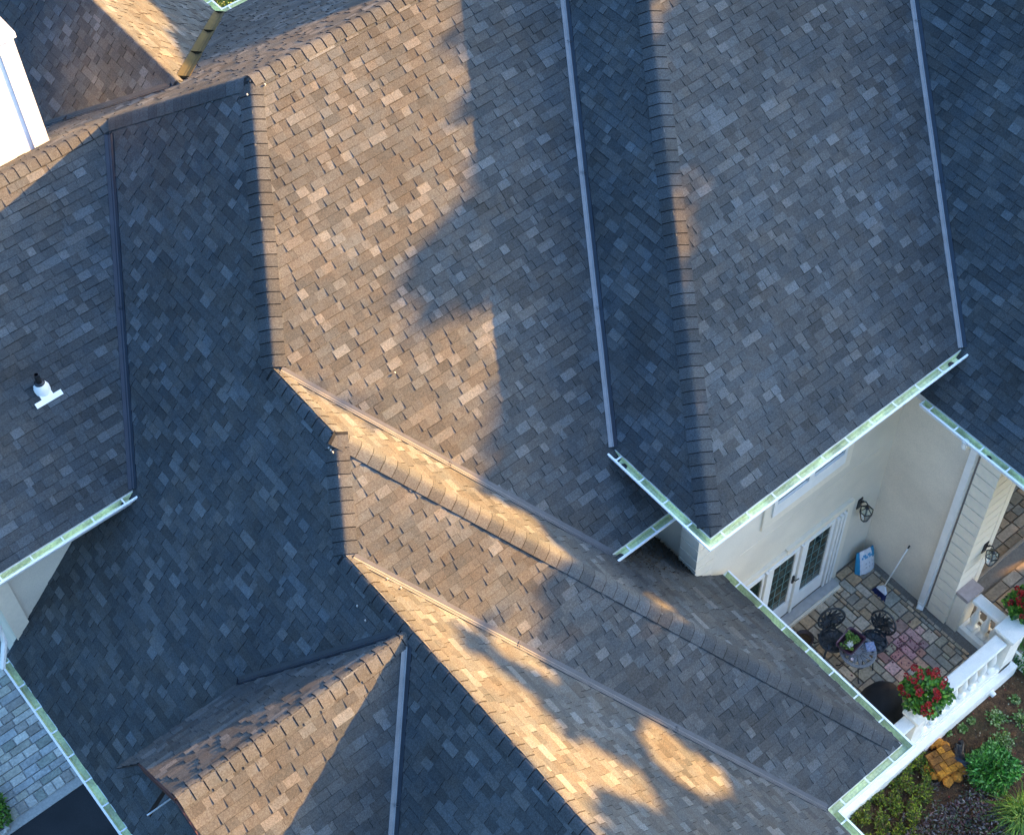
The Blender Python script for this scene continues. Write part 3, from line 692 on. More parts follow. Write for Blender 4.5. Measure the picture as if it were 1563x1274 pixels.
# ------------------------------------------------------------------ wall lanterns
def lantern(loc, out, label):
    t = thing('wall_lantern', label, 'wall lantern', loc, 'black coach lanterns on the terrace walls')
    yaw = math.atan2(out.y, out.x)
    R = Matrix.Translation(loc) @ Matrix.Rotation(yaw, 4, 'Z')
    def bld(mb, n, m, p, **k):
        mb.v = [tuple(R @ Vector(q)) for q in mb.v]; return mb.build(n, m, p, **k)
    mb = MB(); mb.box((0, -.06, -.08), (.02, .06, .22)); bld(mb, 'back_plate', M_BLACK, t)
    mb = MB(); mb.tube([(.02, 0, .1), (.07, 0, .2), (.13, 0, .26), (.19, 0, .22), (.19, 0, .12)], .012, 6)
    mb.tube([(.02, 0, .18), (.06, .0, .15), (.09, 0, .2), (.07, 0, .24)], .008, 5); bld(mb, 'arm', M_BLACK, t)
    c = Vector((.19, 0, 0)); H = []
    top = [(c + Vector((.13 * math.cos(math.pi / 3 * k), .13 * math.sin(math.pi / 3 * k), .03))) for k in range(6)]
    crown = [(c + Vector((.035 * math.cos(math.pi / 3 * k), .035 * math.sin(math.pi / 3 * k), .12))) for k in range(6)]
    bot = [(c + Vector((.065 * math.cos(math.pi / 3 * k), .065 * math.sin(math.pi / 3 * k), -.26))) for k in range(6)]
    mb = MB()
    for k in range(6):
        j = (k + 1) % 6; mb.tube([top[k], bot[k]], .008, 5); mb.tube([top[k], top[j]], .010, 5); mb.tube([bot[k], bot[j]], .008, 5); mb.tube([top[k], crown[k]], .008, 5)
    mb.lathe(c + Vector((0, 0, .115)), [(.045, 0), (.04, .03), (.012, .05), (0, .055)], 8); mb.lathe(c + Vector((0, 0, -.26)), [(.06, 0), (.04, -.03), (0, -.05)], 8)
    bld(mb, 'frame', M_BLACK, t)
    mb = MB()
    for k in range(6): j = (k + 1) % 6; i_ = .96; mb.quad(*[c + (q - c) * i_ for q in (top[k], top[j], bot[j], bot[k])]); mb.quad(*[c + (q - c) * i_ for q in (top[k], top[j], crown[j], crown[k])])
    bld(mb, 'glass', M_LGL, t)
    mb = MB()
    for d in (-.03, 0, .03): mb.tube([c + Vector((d, d * .6, -.24)), c + Vector((d, d * .6, -.13))], .011, 8, (.85, .83, .75))
    bld(mb, 'candle', M_ATTR, t)
    return t
lantern(V(18.5, VW, -31.05), Vector((0, -1, 0)), 'black hexagonal lantern on the cream wall between french doors and corner')
lantern(V(19.75, -8.57, -31.0), Vector((0, -1, 0)), 'black hexagonal lantern on the outer column above the side walkway')

# ------------------------------------------------------------------ terrace furniture
def cast_panel(pts_fn, mb, n=26, r=.006):
    pass
def chair(loc, yaw, label):
    t = thing('bistro_chair', label, 'chair', loc, 'cast iron chairs at the bistro table'); R = Matrix.Translation(loc) @ Matrix.Rotation(yaw, 4, 'Z')
    def bld(mb, n, m, **k): mb.v = [tuple(R @ (Vector(q) * 1.1)) for q in mb.v]; return mb.build(n, m, t, **k)
    mb = MB()   # openwork seat, rim, radial leaves
    ring = [(.23 * math.cos(a), .22 * math.sin(a), .44) for a in np.linspace(0, 2 * math.pi, 25)]
    mb.tube(ring, .02, 6, cap=False)
    for rr in (.15, .07): mb.tube([(rr * math.cos(a), rr * math.sin(a), .44) for a in np.linspace(0, 2 * math.pi, 17)], .012, 5, cap=False)
    for k in range(10):
        a = 2 * math.pi * k / 10
        for s_ in (-.16, .16): mb.tube([(.05 * math.cos(a), .05 * math.sin(a), .44), (.14 * math.cos(a + s_), .14 * math.sin(a + s_), .446), (.225 * math.cos(a), .22 * math.sin(a),   .44)], [.02, .034, .016], 6)
    mb.lathe((0, 0, .432), [(0, .004), (.19, .004), (.205, 0)], 20)
    bld(mb, 'seat', M_IRON)
    mb = MB()   # shield back, curved, openwork
    def bp(x, z): return (-.20 - .05 * (z - .44) - .10 * (1 - (x / .24) ** 2) * .35, x, z)
    out_ = []
    for a in np.linspace(-.5 * math.pi, 1.5 * math.pi, 29):
        x = .225 * math.cos(a) * (1 + .18 * math.sin(a)); z = .74 + .30 * math.sin(a) + (.02 if math.sin(a) > .9 else 0); out_.append(bp(x, z))
    mb.tube(out_, .021, 6, cap=False)
    for k in range(13):
        a = math.pi * (k + .5) / 13 * 2
        mb.tube([bp(.03 * math.cos(a), .70 + .03 * math.sin(a)), bp(.12 * math.cos(a + .4), .70 + .13 * math.sin(a + .4)), bp(.21 * math.cos(a), .73 + .27 * math.sin(a))], [.02, .034, .018], 6)
    mb.tube([bp(.1 * math.cos(a), .70 + .1 * math.sin(a)) for a in np.linspace(0, 2 * math.pi, 15)], .009, 5, cap=False)
    for s_ in (-.1, .1): mb.tube([(-.2, s_, .44), bp(s_ * 1.1, .50)], .014, 6)
    bld(mb, 'backrest', M_IRON)
    for sx, sy in ((1, 1), (1, -1), (-1, 1), (-1, -1)):
        mb = MB(); mb.tube([(.15 * sx, .14 * sy, .44), (.20 * sx, .18 * sy, .34), (.16 * sx, .15 * sy, .16), (.21 * sx, .20 * sy, .02), (.24 * sx, .22 * sy, .012)], [.017, .02, .013, .012, .014], 6); bld(mb, 'leg', M_IRON)
    return t
chair(V(16.52, -9.80, FLOOR + .012), math.radians(240), 'black cast iron chair nearer the french doors, left of the bistro table')
chair(V(17.22, -9.16, FLOOR + .012), math.radians(190), 'black cast iron chair behind the bistro table, nearer the broom')
tc = V(16.62, -9.13, FLOOR + .012)
t = thing('bistro_table', 'round cast iron bistro table with pierced leaf pattern on the slate terrace', 'table', tc)
mb = MB(); R_ = .335
ringo = np.linspace(0, 2 * math.pi, 33)
mb.lathe(tc + Vector((0, 0, .70)), [(R_ - .05, .012), (R_, .012), (R_ + .01, 0), (R_, -.02), (R_ - .05, -.004), (R_ - .05, .012)], 32)
mb.lathe(tc + Vector((0, 0, .70)), [(.0, .012), (.07, .012), (.07, 0)], 20)
for k in range(14):
    a = 2 * math.pi * k / 14
    for s_ in (-.1, .1): mb.tube([tc + Vector((.06 * math.cos(a), .06 * math.sin(a), .705)), tc + Vector((.17 * math.cos(a + s_), .17 * math.sin(a + s_), .705)), tc + Vector((.29 * math.cos(a + s_ * .5), .29 * math.sin(a + s_ * .5), .705))], [.008, .026, .008], 6)
mb.lathe(tc + Vector((0, 0, .70)), [(.165, .010), (.205, .010), (.205, -.005), (.165, -.005), (.165, .010)], 28)
M_IRG = simple('grey_iron', (.2, .215, .23), .5, .3, ns=60, amp=.3, bd=.003)
mb.build('tabletop', M_IRG, t)
for k in range(3):
    a = math.radians(35 + 120 * k + 90); d = Vector((math.cos(a), math.sin(a), 0)); mb = MB()
    mb.tube([tc + d * .2 + Vector((0, 0, .69)), tc + d * .27 + Vector((0, 0, .55)), tc + d * .16 + Vector((0, 0, .3)), tc + d * .26 + Vector((0, 0, .03)), tc + d * .32 + Vector((0, 0, .01))], [.02, .022, .014, .013, .017], 6); mb.build('leg', M_IRON, t)
# tray of greens
M_PUR = simple('purple_plastic', (.055, .018, .04), .4)
tp = V(16.60, -9.38, 0); tp.z = tc.z + .725; RT = Matrix.Translation(tp) @ Matrix.Rotation(math.radians(8), 4, 'Z') @ Matrix.Diagonal((1.2, 1.2, 1, 1))
t = thing('basket', 'deep purple rectangular basket of leafy greens and white blooms on the bistro table', 'basket', tp)
mb = MB(); prof = []
def rrect(w_, h_, z, r_=.05, n=5):
    q = []
    for cx, cy, a0 in ((w_ - r_, h_ - r_, 0), (-w_ + r_, h_ - r_, 90), (-w_ + r_, -h_ + r_, 180), (w_ - r_, -h_ + r_, 270)):
        for k in range(n): a = math.radians(a0 + 90 * k / (n - 1)); q.append(RT @ Vector((cx + r_ * math.cos(a), cy + r_ * math.sin(a), z)))
    return q
L_ = [rrect(.17, .12, 0), rrect(.205, .15, .12), rrect(.215, .16, .125), rrect(.205, .15, .13), rrect(.19, .135, .12), rrect(.16, .11, .01)]
vs = [p for r_ in L_ for p in r_]; n_ = 20
mb.add(vs, [(i * n_ + k, i * n_ + (k + 1) % n_, (i + 1) * n_ + (k + 1) % n_, (i + 1) * n_ + k) for i in range(5) for k in range(n_)] + [tuple(100 + k for k in range(n_)), tuple(range(n_))])
mb.build('tub', M_PUR, t)
def leafquad(mb, p, d, L, W, c_, up=Vector((0, 0, 1)), fold=.25):
    d = d.normalized(); s_ = d.cross(up)
    if s_.length < 1e-3: s_ = Vector((1, 0, 0))
    s_.normalize(); n = s_.cross(d)
    mb.add([p, p + d * L * .5 + s_ * W * .5 + n * L * fold * .3, p + d * L - n * L * .1, p + d * L * .5 - s_ * W * .5 + n * L * fold * .3], [(0, 1, 2), (0, 2, 3)], c_)
def rdir(zmin=-1):
    while True:
        d = Vector((random.gauss(0, 1), random.gauss(0, 1), random.gauss(0, 1)))
        if d.length > 1e-3:
            d.normalize()
            if d.z >= zmin: return d
mb = MB()
for k in range(170):
    x, y = random.uniform(-.15, .15), random.uniform(-.08, .08)
    if random.random() < .4: x, y = abs(x) * .7 + .02, y + .03
    cc = random.choice(((.10, .22, .03), (.06, .15, .02), (.22, .32, .05))); leafquad(mb, RT @ Vector((x, y, .06 + random.random() * .05)), rdir(0), .07, .035, cc)
mb.build('greens', M_LEAF, t)
mb = MB()
for k in range(60):
    d = rdir(.1); q = RT @ Vector((-.06 + random.gauss(0, .025), -.02 + random.gauss(0, .02), .115)); leafquad(mb, q, d, .04, .03, (.85, .84, .78))
mb.build('blooms', M_LEAF, t)
# folded cloth
cp = V(16.90, -9.02, 0); cp.z = tc.z + .716; RC = Matrix.Translation(cp) @ Matrix.Rotation(math.radians(60), 4, 'Z'); mb = MB()
for k in range(3):
    N = 8; P = {}
    for i in range(N + 1):
        for j in range(N + 1): P[i, j] = RC @ Vector((-.085 + .17 * i / N + .006 * k, -.085 + .17 * j / N - .004 * k, .004 + .012 * k + .008 * math.sin(i * 1.7 + k) * math.cos(j * 1.3)))
    for i in range(N):
        for j in range(N): mb.quad(P[i, j], P[i + 1, j], P[i + 1, j + 1], P[i, j + 1], random.choice(((.24, .28, .42), (.30, .33, .47), (.20, .28, .45))))
o = mb.build('folded_cloth', M_ATTR, smooth=True); o['label'] = 'folded lavender blue cloth on the right edge of the bistro table'; o['category'] = 'cloth'
jp = V(16.35, -9.07, 0); jp.z = tc.z + .712; mb = MB(); mb.lathe(jp, [(0, 0), (.022, 0), (.03, .03), (.026, .04), (.02, .03), (0, .02)], 12, (.75, .62, .64))
o = mb.build('small_dish', M_ATTR, smooth=True); o['label'] = 'tiny pinkish white dish near the front rim of the bistro table'; o['category'] = 'dish'
# covered grill
gp = V(16.06, -7.92, FLOOR + .012); mb = MB(); N = 28; rings = []
for i, (r_, z_) in enumerate(((.46, 0), (.44, .25), (.41, .5), (.38, .72), (.345, .84), (.27, .94), (.16, 1.0), (.06, 1.02), (.0, 1.025))):
    ring = []
    for k in range(N):
        a = 2 * math.pi * k / N; f = 1 + (.07 * math.sin(a * 9 + i * .35) + .04 * math.sin(a * 5 + 1)) * max(0, 1 - z_ * .95)
        ring.append(gp + Vector((r_ * 1.15 * f * math.cos(a + .3), r_ * .95 * f * math.sin(a + .3), z_)))
    rings.append(ring)
mb.add([p for r_ in rings for p in r_], [(i * N + k, i * N + (k + 1) % N, (i + 1) * N + (k + 1) % N, (i + 1) * N + k) for i in range(8) for k in range(N)])
t = thing('covered_grill', 'kettle grill under a black fabric cover by the white balustrade', 'grill', gp); mb.build('cover', M_VINYL, t, smooth=True)
mb = MB(); mb.tube([gp + Vector((.40 * math.cos(a) * 1.12, .40 * math.sin(a) * .93, .03 + .01 * math.sin(9 * a))) for a in np.linspace(0, 2 * math.pi, 25)], .009, 5, cap=False); mb.build('hem_cord', M_VINYL, t)
# little dark stool by the gutter
sp = V(16.15, -10.32, FLOOR + .012); t = thing('planter', 'small round dark brown planter half hidden behind the terrace gutter', 'planter', sp)
mb = MB(); mb.lathe(sp, [(0, 0), (.10, 0), (.15, .12), (.165, .3), (.18, .31), (.18, .34), (.15, .34), (.14, .26), (0, .26)], 20, (.05, .026, .02)); mb.build('pot', M_ATTR, t, smooth=True)
mb = MB(); mb.lathe(sp, [(.139, .262), (.07, .272), (0, .268)], 14, (.03, .02, .013)); mb.build('potting_soil', M_SOIL, t)
# broom
t = thing('broom', 'white handled broom with navy bristles leaning on the grey terrace wall', 'broom', V(18.62, -10.1, FLOOR + .012))
b0, b1 = V(18.66, -10.1, FLOOR + .3), V(19.17, -10.07, -32.2)
mb = MB(); mb.tube([b0, b1], .014, 8); mb.build('handle', M_WHITE, t, smooth=True)
d = (b1 - b0).normalized(); mb = MB(); mb.tube([b1 - d * .0, b1 + d * .07], .017, 8); mb.build('grip', M_BLACK, t, smooth=True)
mb = MB(); hb2 = b0; sv = Vector((0, 1, 0)); fr = [(.03, .0), (.11, -.13)]
def fan(a, wa, b_, wb, th, c_):
    M_ = [a + sv * wa + Vector((th, 0, 0)), a - sv * wa + Vector((th, 0, 0)), a - sv * wa - Vector((th, 0, 0)), a + sv * wa - Vector((th, 0, 0)), b_ + sv * wb + Vector((th * 1.6, 0, 0)), b_ - sv * wb + Vector((th * 1.6, 0, 0)), b_ - sv * wb - Vector((th * 1.6, 0, 0)), b_ + sv * wb - Vector((th * 1.6, 0, 0))]
    mb.add(M_, [(0, 1, 2, 3), (4, 7, 6, 5), (0, 4, 5, 1), (1, 5, 6, 2), (2, 6, 7, 3), (3, 7, 4, 0)], c_)
fan(b0 + d * .03, .03, b0 - d * .09, .12, .018, (.8, .8, .82)); mb.build('brush_head', M_ATTR, t)
mb = MB()
for k in range(26): y = -.12 + .24 * k / 25; mb.tube([b0 - d * .085 + sv * y, b0 - d * .24 + sv * y * 1.35 + Vector((random.uniform(-.02, .02), 0, 0))], [.009, .012], 5, (.012, .02, .10))
mb.build('bristles', M_ATTR, t)
# plastic sack
sp = V(18.88, -11.0, FLOOR + .012); N = 12; mb = MB(); Mx = Matrix.Translation(sp) @ Matrix.Rotation(math.radians(-12), 4, 'Z')
P = {}
for side in (0, 1):
    for i in range(N + 1):
        for j in range(N + 1):
            x = -.23 + .46 * i / N; z = .56 * j / N; e = math.sin(math.pi * i / N) ** .5 * (1 - (j / N) ** 2.2) * .10 + .008; x *= 1 - .15 * (j / N) ** 2 + .02 * math.sin(j * 2.1)
            P[side, i, j] = Mx @ Vector((x, (-e if side == 0 else e) - .12 * (1 - j / N), z + .012 * math.sin(i * 2.2 + side)))
for side in (0, 1):
    for i in range(N):
        for j in range(N):
            cc = (.78, .79, .80)
            if i in (0, 1) or (i in (10, 11) and j > 6): cc = (.03, .30, .50)
            if 3 <= i <= 9 and j in (8, 9) and side == 0: cc = (.12, .38, .60) if (i + j) % 3 else (.7, .75, .8)
            if 4 <= i <= 9 and j in (5, 3) and side == 0 and i % 2: cc = (.55, .57, .6)
            mb.quad(P[side, i, j], P[side, i + 1, j], P[side, i + 1, j + 1], P[side, i, j + 1], cc)
o = mb.build('plastic_sack', M_ATTR, smooth=True); o['label'] = 'crumpled white and blue plastic sack standing in the terrace corner'; o['category'] = 'sack'

# ------------------------------------------------------------------ small marks on the roof
mb = MB()
for k in range(700):
    u = random.uniform(11.3, 12.93); v = -11.9 + random.gauss(0, .18) if random.random() < .5 else random.uniform(-12.3, -11.2)
    if random.random() < .5: u = 12.9 - abs(random.gauss(0, .12))
    p = V(u, v, zz('S1', u, v)) + Vector((0, 0, .02 + random.random() * .03)); d = Vector((random.gauss(0, 1), random.gauss(0, 1), random.gauss(0, .4))).normalized()
    sd_ = d.cross(Vector((0, 0, 1))).normalized() * .012; f = random.uniform(.5, 1.5); mb.add([p - sd_, p + sd_, p + d * .045], [(0, 1, 2)], (.03 * f, .02 * f, .010 * f))
o = mb.build('leaf_debris', M_ATTR, house); o['kind'] = 'stuff'; o['label'] = 'dark leaf litter caught under the short gutter'
for (nm, u, v, n_) in (('F0', 7.4, -15.2, 3), ('S2', 6.85, -13.0, 1), ('S2', 6.95, -12.75, 1), ('F0', 6.2, -12.9, 1), ('F0', 6.15, -12.6, 1), ('PT', 10.45, -21.1, 1), ('F0', 10.1, -21.1, 1), ('PT', 9.5, -16.2, 1)):
    mb = MB(); p = V(u, v, zz(nm, u, v)) + FRM[nm][0] * .045
    for k in range(n_): q = p + FRM[nm][1] * .05 * k; mb.lathe(q, [(0, .006), (.012, .004), (.016, -.02)], 7, (.34, .32, .28))
    mb.build('sealant_dab', M_ATTR, slope[nm])
# ------------------------------------------------------------------ planting
def leafball(mb, c0, r, n, L, W, cols, squash=1, shell=.55, zmin=-.4):
    for k in range(n):
        d = rdir(zmin); q = (shell + (1 - shell) * random.random()) ; lump = 1 + .16 * math.sin(d.x * 5 + 1) * math.cos(d.y * 4)
        p = c0 + Vector((d.x * r, d.y * r, d.z * r * squash)) * q * lump
        dd = (d + rdir() * .9).normalized(); cc = random.choice(cols); f = random.uniform(.7, 1.3); leafquad(mb, p, dd, L * random.uniform(.6, 1.2), W, tuple(x * f for x in cc))
GER = [(.06, .17, .012), (.10, .26, .02), (.18, .36, .03), (.03, .10, .008)]
def geranium(u, v, z, r, label, dirs):
    p = V(u, v, z); t = thing('potted_geranium', label, 'potted plant', p, 'red geraniums on the balustrade piers')
    mb = MB(); mb.lathe(p, [(0, 0), (.10, 0), (.10, .03), (.08, .05), (.13, .12), (.17, .22), (.19, .23), (.19, .25), (.16, .25), (.14, .2), (0, .2)], 20); mb.build('urn', M_BAL, t, smooth=True)
    c0 = p + Vector(dirs) + Vector((0, 0, .36)); mb = MB()
    leafball(mb, c0, r, 1500, .085, .075, GER, .6, .4, -.5); mb.build('foliage', M_LEAF, t)
    mb = MB(); mb.tube([p + Vector((0, 0, .2)), c0], .012, 5); mb.build('stem', M_STEM, t)
    for k in range(30):
        a = random.uniform(0, 6.28); rr = r * random.uniform(.35, 1.12); h_ = math.sqrt(max(0, 1.3 - (rr / r) ** 2)) * r * .62 + random.uniform(-.05, .08)
        q = c0 + Vector((rr * math.cos(a), rr * math.sin(a), h_)); mb = MB(); R = random.uniform(.034, .056)
        for i in range(26):
            d = rdir(-.5); cc = random.choice(((.36, .006, .008), (.25, .004, .006), (.50, .015, .012))); leafquad(mb, q + d * R * .6, (d + rdir() * .8), R * .9, R * .8, cc)
        mb.tube([q, c0 + (q - c0) * .5], .004, 4, (.08, .15, .03)); mb.build('bloom', M_LEAF, t)
geranium(16.22, -7.08, -32.32, .41, 'red geranium in a white urn on the pier beside the covered grill', (.20, .08, .0))
geranium(19.95, -7.25, -32.6, .34, 'red geranium at the right edge beyond the corner pier', (.06, 0, .05))
part('pier', [(19.74, 20.16, -7.46, -7.04, GRD, -32.6)], M_BAL, bal)
# round glossy shrub
def shrub(name, label, cat, u, v, z, r, n, L, W, cols, sq=.8, group=None):
    p = V(u, v, z); t = thing(name, label, cat, p)
    mb = MB(); leafball(mb, p + Vector((0, 0, r * sq * .55)), r, n, L, W, cols, sq, .5, -.5); mb.build('foliage', M_LEAF, t)
    mb = MB()
    for k in range(5): a = k * 1.26; mb.tube([p - Vector((0, 0, .03)), p + Vector((math.cos(a) * r * .3, math.sin(a) * r * .3, r * sq * .6))], [.014, .006], 5)
    mb.build('stem', M_BARK, t); return t
shrub('round_shrub', 'bright green glossy round shrub in the garden bed beside the ochre clay block', 'shrub', 17.36, -5.42, -34.32, .44, 3000, .10, .038, [(.035, .15, .01), (.06, .22, .015), (.10, .32, .03), (.02, .09, .008), (.20, .42, .10)], .75)
shrub('leafy_plant', 'feathery green plant just outside the corner pier at the right edge', 'plant', 20.3, -6.75, -34.2, .36, 800, .13, .035, [(.03, .13, .01), (.06, .2, .02), (.1, .25, .03)], .8)
shrub('hedge_shrub', 'yellow green shrub at the corner of the blue grey walkway', 'shrub', -1.05, -19.45, -34.4, .46, 1800, .09, .05, [(.05, .14, .01), (.10, .22, .015), (.16, .28, .02), (.03, .08, .01)], .9)
# ornamental grass
gp_ = V(16.9, -4.25, -34.3); t = thing('grass_clump', 'arching yellow green grass clump at the lower right corner', 'grass clump', gp_); mb = MB()
for k in range(620):
    a = random.uniform(0, 6.28); l_ = random.uniform(.35, .85); b0 = gp_ + Vector((random.gauss(0, .08), random.gauss(0, .08), 0)); d = Vector((math.cos(a), math.sin(a), 0)); sw = Vector((-d.y, d.x, 0)) * .007
    lean = random.uniform(.3, 1); p1 = b0 + d * l_ * .4 * lean + Vector((0, 0, l_ * .5)); p2 = b0 + d * l_ * .95 * lean + Vector((0, 0, l_ * (.75 - .55 * lean)))
    cc = random.choice(((.10, .20, .01), (.18, .28, .015), (.05, .12, .01), (.25, .30, .03))); mb.add([b0 - sw, b0 + sw, p1 + sw, p1 - sw, p2], [(0, 1, 2, 3), (3, 2, 4)], cc)
mb.build('blade', M_LEAF, t, kind='stuff')
# ground covers
def cover(name, label, cat, region, n, L, W, cols, h=.12):
    mb = MB(); k = 0; tries = 0
    while k < n and tries < n * 12:
        tries += 1; u, v = random.uniform(region[0], region[1]), random.uniform(region[2], region[3])
        if len(region) > 4 and not region[4](u, v): continue
        s_ = 1 + .6 * math.sin(u * 3.1 + 1) * math.cos(v * 2.7); p = V(u, v, -34.33) + Vector((0, 0, random.random() * h * s_)); m_ = random.choice((1, 1, 3))
        d = rdir(.05); cc = random.choice(cols); f = random.uniform(.6, 1.35); leafquad(mb, p, d, L * random.uniform(.6, 1.3), W, tuple(x * f for x in cc)); k += 1
    o = mb.build(name, M_LEAF); o['kind'] = 'stuff'; o['label'] = label; o['category'] = cat
pat = lambda u, v: math.sin(u * 7 + v * 4) * math.sin(v * 8 - u * 3) + math.sin(u * 13 + v * 11) * .5
cover('ground_cover', 'yellow green ground cover beside the white retaining wall', 'ground cover', (13.3, 16.5, -6.75, -4.7, lambda u, v: pat(u, v) > -.2 and (u - 13.5) * .6 + v < -4.5), 8000, .075, .028, [(.10, .14, .01), (.18, .23, .012), (.28, .31, .02), (.05, .08, .01), (.14, .09, .03)], .14)
cover('purple_ground_cover', 'purple grey leafy ground cover in the lower garden bed', 'ground cover', (13.6, 17.0, -6.1, -3.6, lambda u, v: (v > -5.55 + (u - 15.7) * .12 or pat(u, v) < -.7) and math.hypot(u - 17.3, v + 5.4) > .55), 5200, .085, .03, [(.12, .09, .085), (.07, .04, .04), (.20, .17, .15), (.06, .08, .03), (.12, .05, .05), (.09, .11, .05)], .2)
cover('fallen_leaves', 'scattered small leaves and petals on the brown soil', 'leaf litter', (14.5, 20.5, -6.8, -3.8), 900, .04, .03, [(.20, .11, .04), (.10, .12, .04), (.3, .26, .16), (.25, .02, .02), (.08, .05, .03)], .02)
# seedlings
sg = [(18.5, -6.2, .20), (18.15, -5.75, .24), (18.9, -5.85, .17), (19.2, -6.25, .1), (17.7, -6.55, .08), (18.0, -6.55, .06), (18.8, -5.3, .14), (17.35, -6.7, .06), (19.5, -5.6, .12)]
for i, (u, v, r_) in enumerate(sg):
    mb = MB(); [mb.tube([V(u, v, -34.33), V(u, v, -34.29) + Vector((math.cos(q) * r_ * .8, math.sin(q) * r_ * .8, r_ * .25))], .005, 4, (.10, .16, .04)) for q in (.3, 1.4, 2.4, 3.5, 4.5, 5.5)]; leafball(mb, V(u, v, -34.3), r_, int(60 + 900 * r_ * r_ * 4), .055, .04, [(.10, .20, .02), (.18, .30, .06), (.05, .12, .015), (.34, .40, .16)], .4, .2, 0)
    o = mb.build('seedling', M_LEAF); o['category'] = 'seedling'; o['group'] = 'small leafy seedlings on the soil'
    o['label'] = ['light green seedling patch under the right end of the balustrade', 'largest seedling patch, above the round shrub', 'seedling patch nearest the stone edging', 'tiny seedling by the stones at the right edge', 'small sprout between clay block and retaining wall', 'small sprout right of the wall drain side', 'seedling patch right above the round shrub', 'tiny sprout touching the retaining wall', 'seedling patch at the far right of the bed'][i]
# edging stones
for i, (u, v, w_, h_, z_) in enumerate(((20.1, -6.35, .55, .3, .12), (19.75, -5.95, .3, .2, .07), (20.6, -6.3, .5, .3, .14), (20.35, -5.75, .35, .25, .1), (21.0, -5.9, .45, .3, .12))):
    bm = bmesh.new(); bmesh.ops.create_icosphere(bm, subdivisions=2, radius=1); me = bpy.data.meshes.new('edging_stone')
    for q in bm.verts:
        q.co = Vector((max(-.75, min(.75, q.co.x)), max(-.75, min(.75, q.co.y)), max(-.7, min(.7, q.co.z)))) * 1.3; q.co += Vector((random.uniform(-.07, .07), random.uniform(-.07, .07), random.uniform(-.07, .07)))
        q.co = Vector((q.co.x * w_ * .4, q.co.y * h_ * .5, q.co.z * z_))
    bm.to_mesh(me); bm.free(); at = me.color_attributes.new('Col', 'FLOAT_COLOR', 'CORNER'); cc = random.choice(((.17, .15, .11), (.13, .13, .11), (.2, .18, .14)))
    at.data.foreach_set('color', np.tile(np.array(cc + (1,), np.float32), len(me.loops))); me.materials.append(M_STONE)
    o = bpy.data.objects.new('edging_stone', me); COL.objects.link(o); o.location = V(u, v, -34.3) + Vector((0, 0, z_ * .4)); o.rotation_euler.z = random.uniform(-.3, .3)
    o['category'] = 'stone'; o['group'] = 'rough stones edging the bed'; o['label'] = ['rough edging stone closest to the corner pier', 'smallest rough edging stone, jutting into the soil', 'rough edging stone by the feathery plant', 'low rough edging stone below the feathery plant', 'outermost rough edging stone at the right end of the row'][i]
# white kerb stones by the driveway shrub
for i, (u, v) in enumerate(((-.78, -19.4), (-.78, -19.0), (-.95, -18.85), (-1.3, -18.83))):
    mb = MB(); a = .17 if i < 2 else .15; mb.ubox(u - (.06 if i < 2 else a), u + (.06 if i < 2 else a), v - (a if i < 2 else .06), v + (a if i < 2 else .06), GRD - .05, GRD + .12, (.5, .47, .42))
    o = mb.build('kerb_stone', M_STONE); bv = o.modifiers.new('bevel', 'BEVEL'); bv.width = .02; o['category'] = 'stone'; o['group'] = 'pale kerb stones round the shrub'; o['label'] = ['pale kerb stone highest up along the walkway edge', 'pale kerb stone at the foot of the walkway edge', 'pale kerb stone at the corner of walkway and driveway', 'pale kerb stone along the driveway edge'][i]
# ochre clay block with lumps, and black bag
oc = V(16.65, -6.25, -34.32); t = thing('clay_ornament', 'ochre gridded clay block with crumbled lumps lying on the soil', 'ornament', oc); R = Matrix.Translation(oc) @ Matrix.Rotation(math.radians(-12), 4, 'Z') @ Matrix.Diagonal((1.2, 1.2, 1.1, 1))
mb = MB()
for i in range(4):
    for j in range(4):
        w_ = .105; f = random.uniform(.45, 1.15); mb.box((-.21 + i * w_ + .004, -.21 + j * w_ + .004, 0), (-.21 + (i + 1) * w_ - .004, -.21 + (j + 1) * w_ - .004, .17 + random.uniform(0, .03)), (.46 * f, .18 * f, .016), M=R)
mb.box((-.205, -.205, 0), (.205, .205, .15), (.16, .06, .01), M=R); mb.build('grid_block', M_TERRA, t)
for (x, y, r_) in ((.13, .30, .10), (.03, .33, .07), (.20, .22, .08), (-.24, -.10, .07), (-.27, .05, .07), (-.12, -.28, .09), (.05, -.27, .10), (.2, -.24, .08)):
    bm = bmesh.new(); bmesh.ops.create_icosphere(bm, subdivisions=2, radius=r_); me = bpy.data.meshes.new('lump')
    for q in bm.verts: q.co *= random.uniform(.8, 1.15); q.co = R @ (q.co * Vector((1, 1, .7)) + Vector((x, y, .07)))
    bm.to_mesh(me); bm.free(); at = me.color_attributes.new('Col', 'FLOAT_COLOR', 'CORNER'); at.data.foreach_set('color', np.tile(np.array((.44, .17, .018, 1), np.float32), len(me.loops))); me.materials.append(M_TERRA)
    o = bpy.data.objects.new('lump', me); COL.objects.link(o); attach(o, t)
bc = V(17.08, -6.02, -34.3); bm = bmesh.new(); bmesh.ops.create_icosphere(bm, subdivisions=4, radius=1); me = bpy.data.meshes.new('plastic_bag')
for q in bm.verts:
    a = math.atan2(q.co.y, q.co.x); k = 1 + .13 * math.sin(6 * a + 3 * q.co.z) + .07 * math.sin(13 * a) + random.uniform(-.03, .03)
    q.co = Vector((q.co.x * .15 * k, q.co.y * .33 * k, q.co.z * .12)) + Vector((-.10 * math.cos(q.co.y * 3), 0, .08))
bm.to_mesh(me); bm.free(); me.materials.append(M_PLAST); me.polygons.foreach_set('use_smooth', [True] * len(me.polygons))
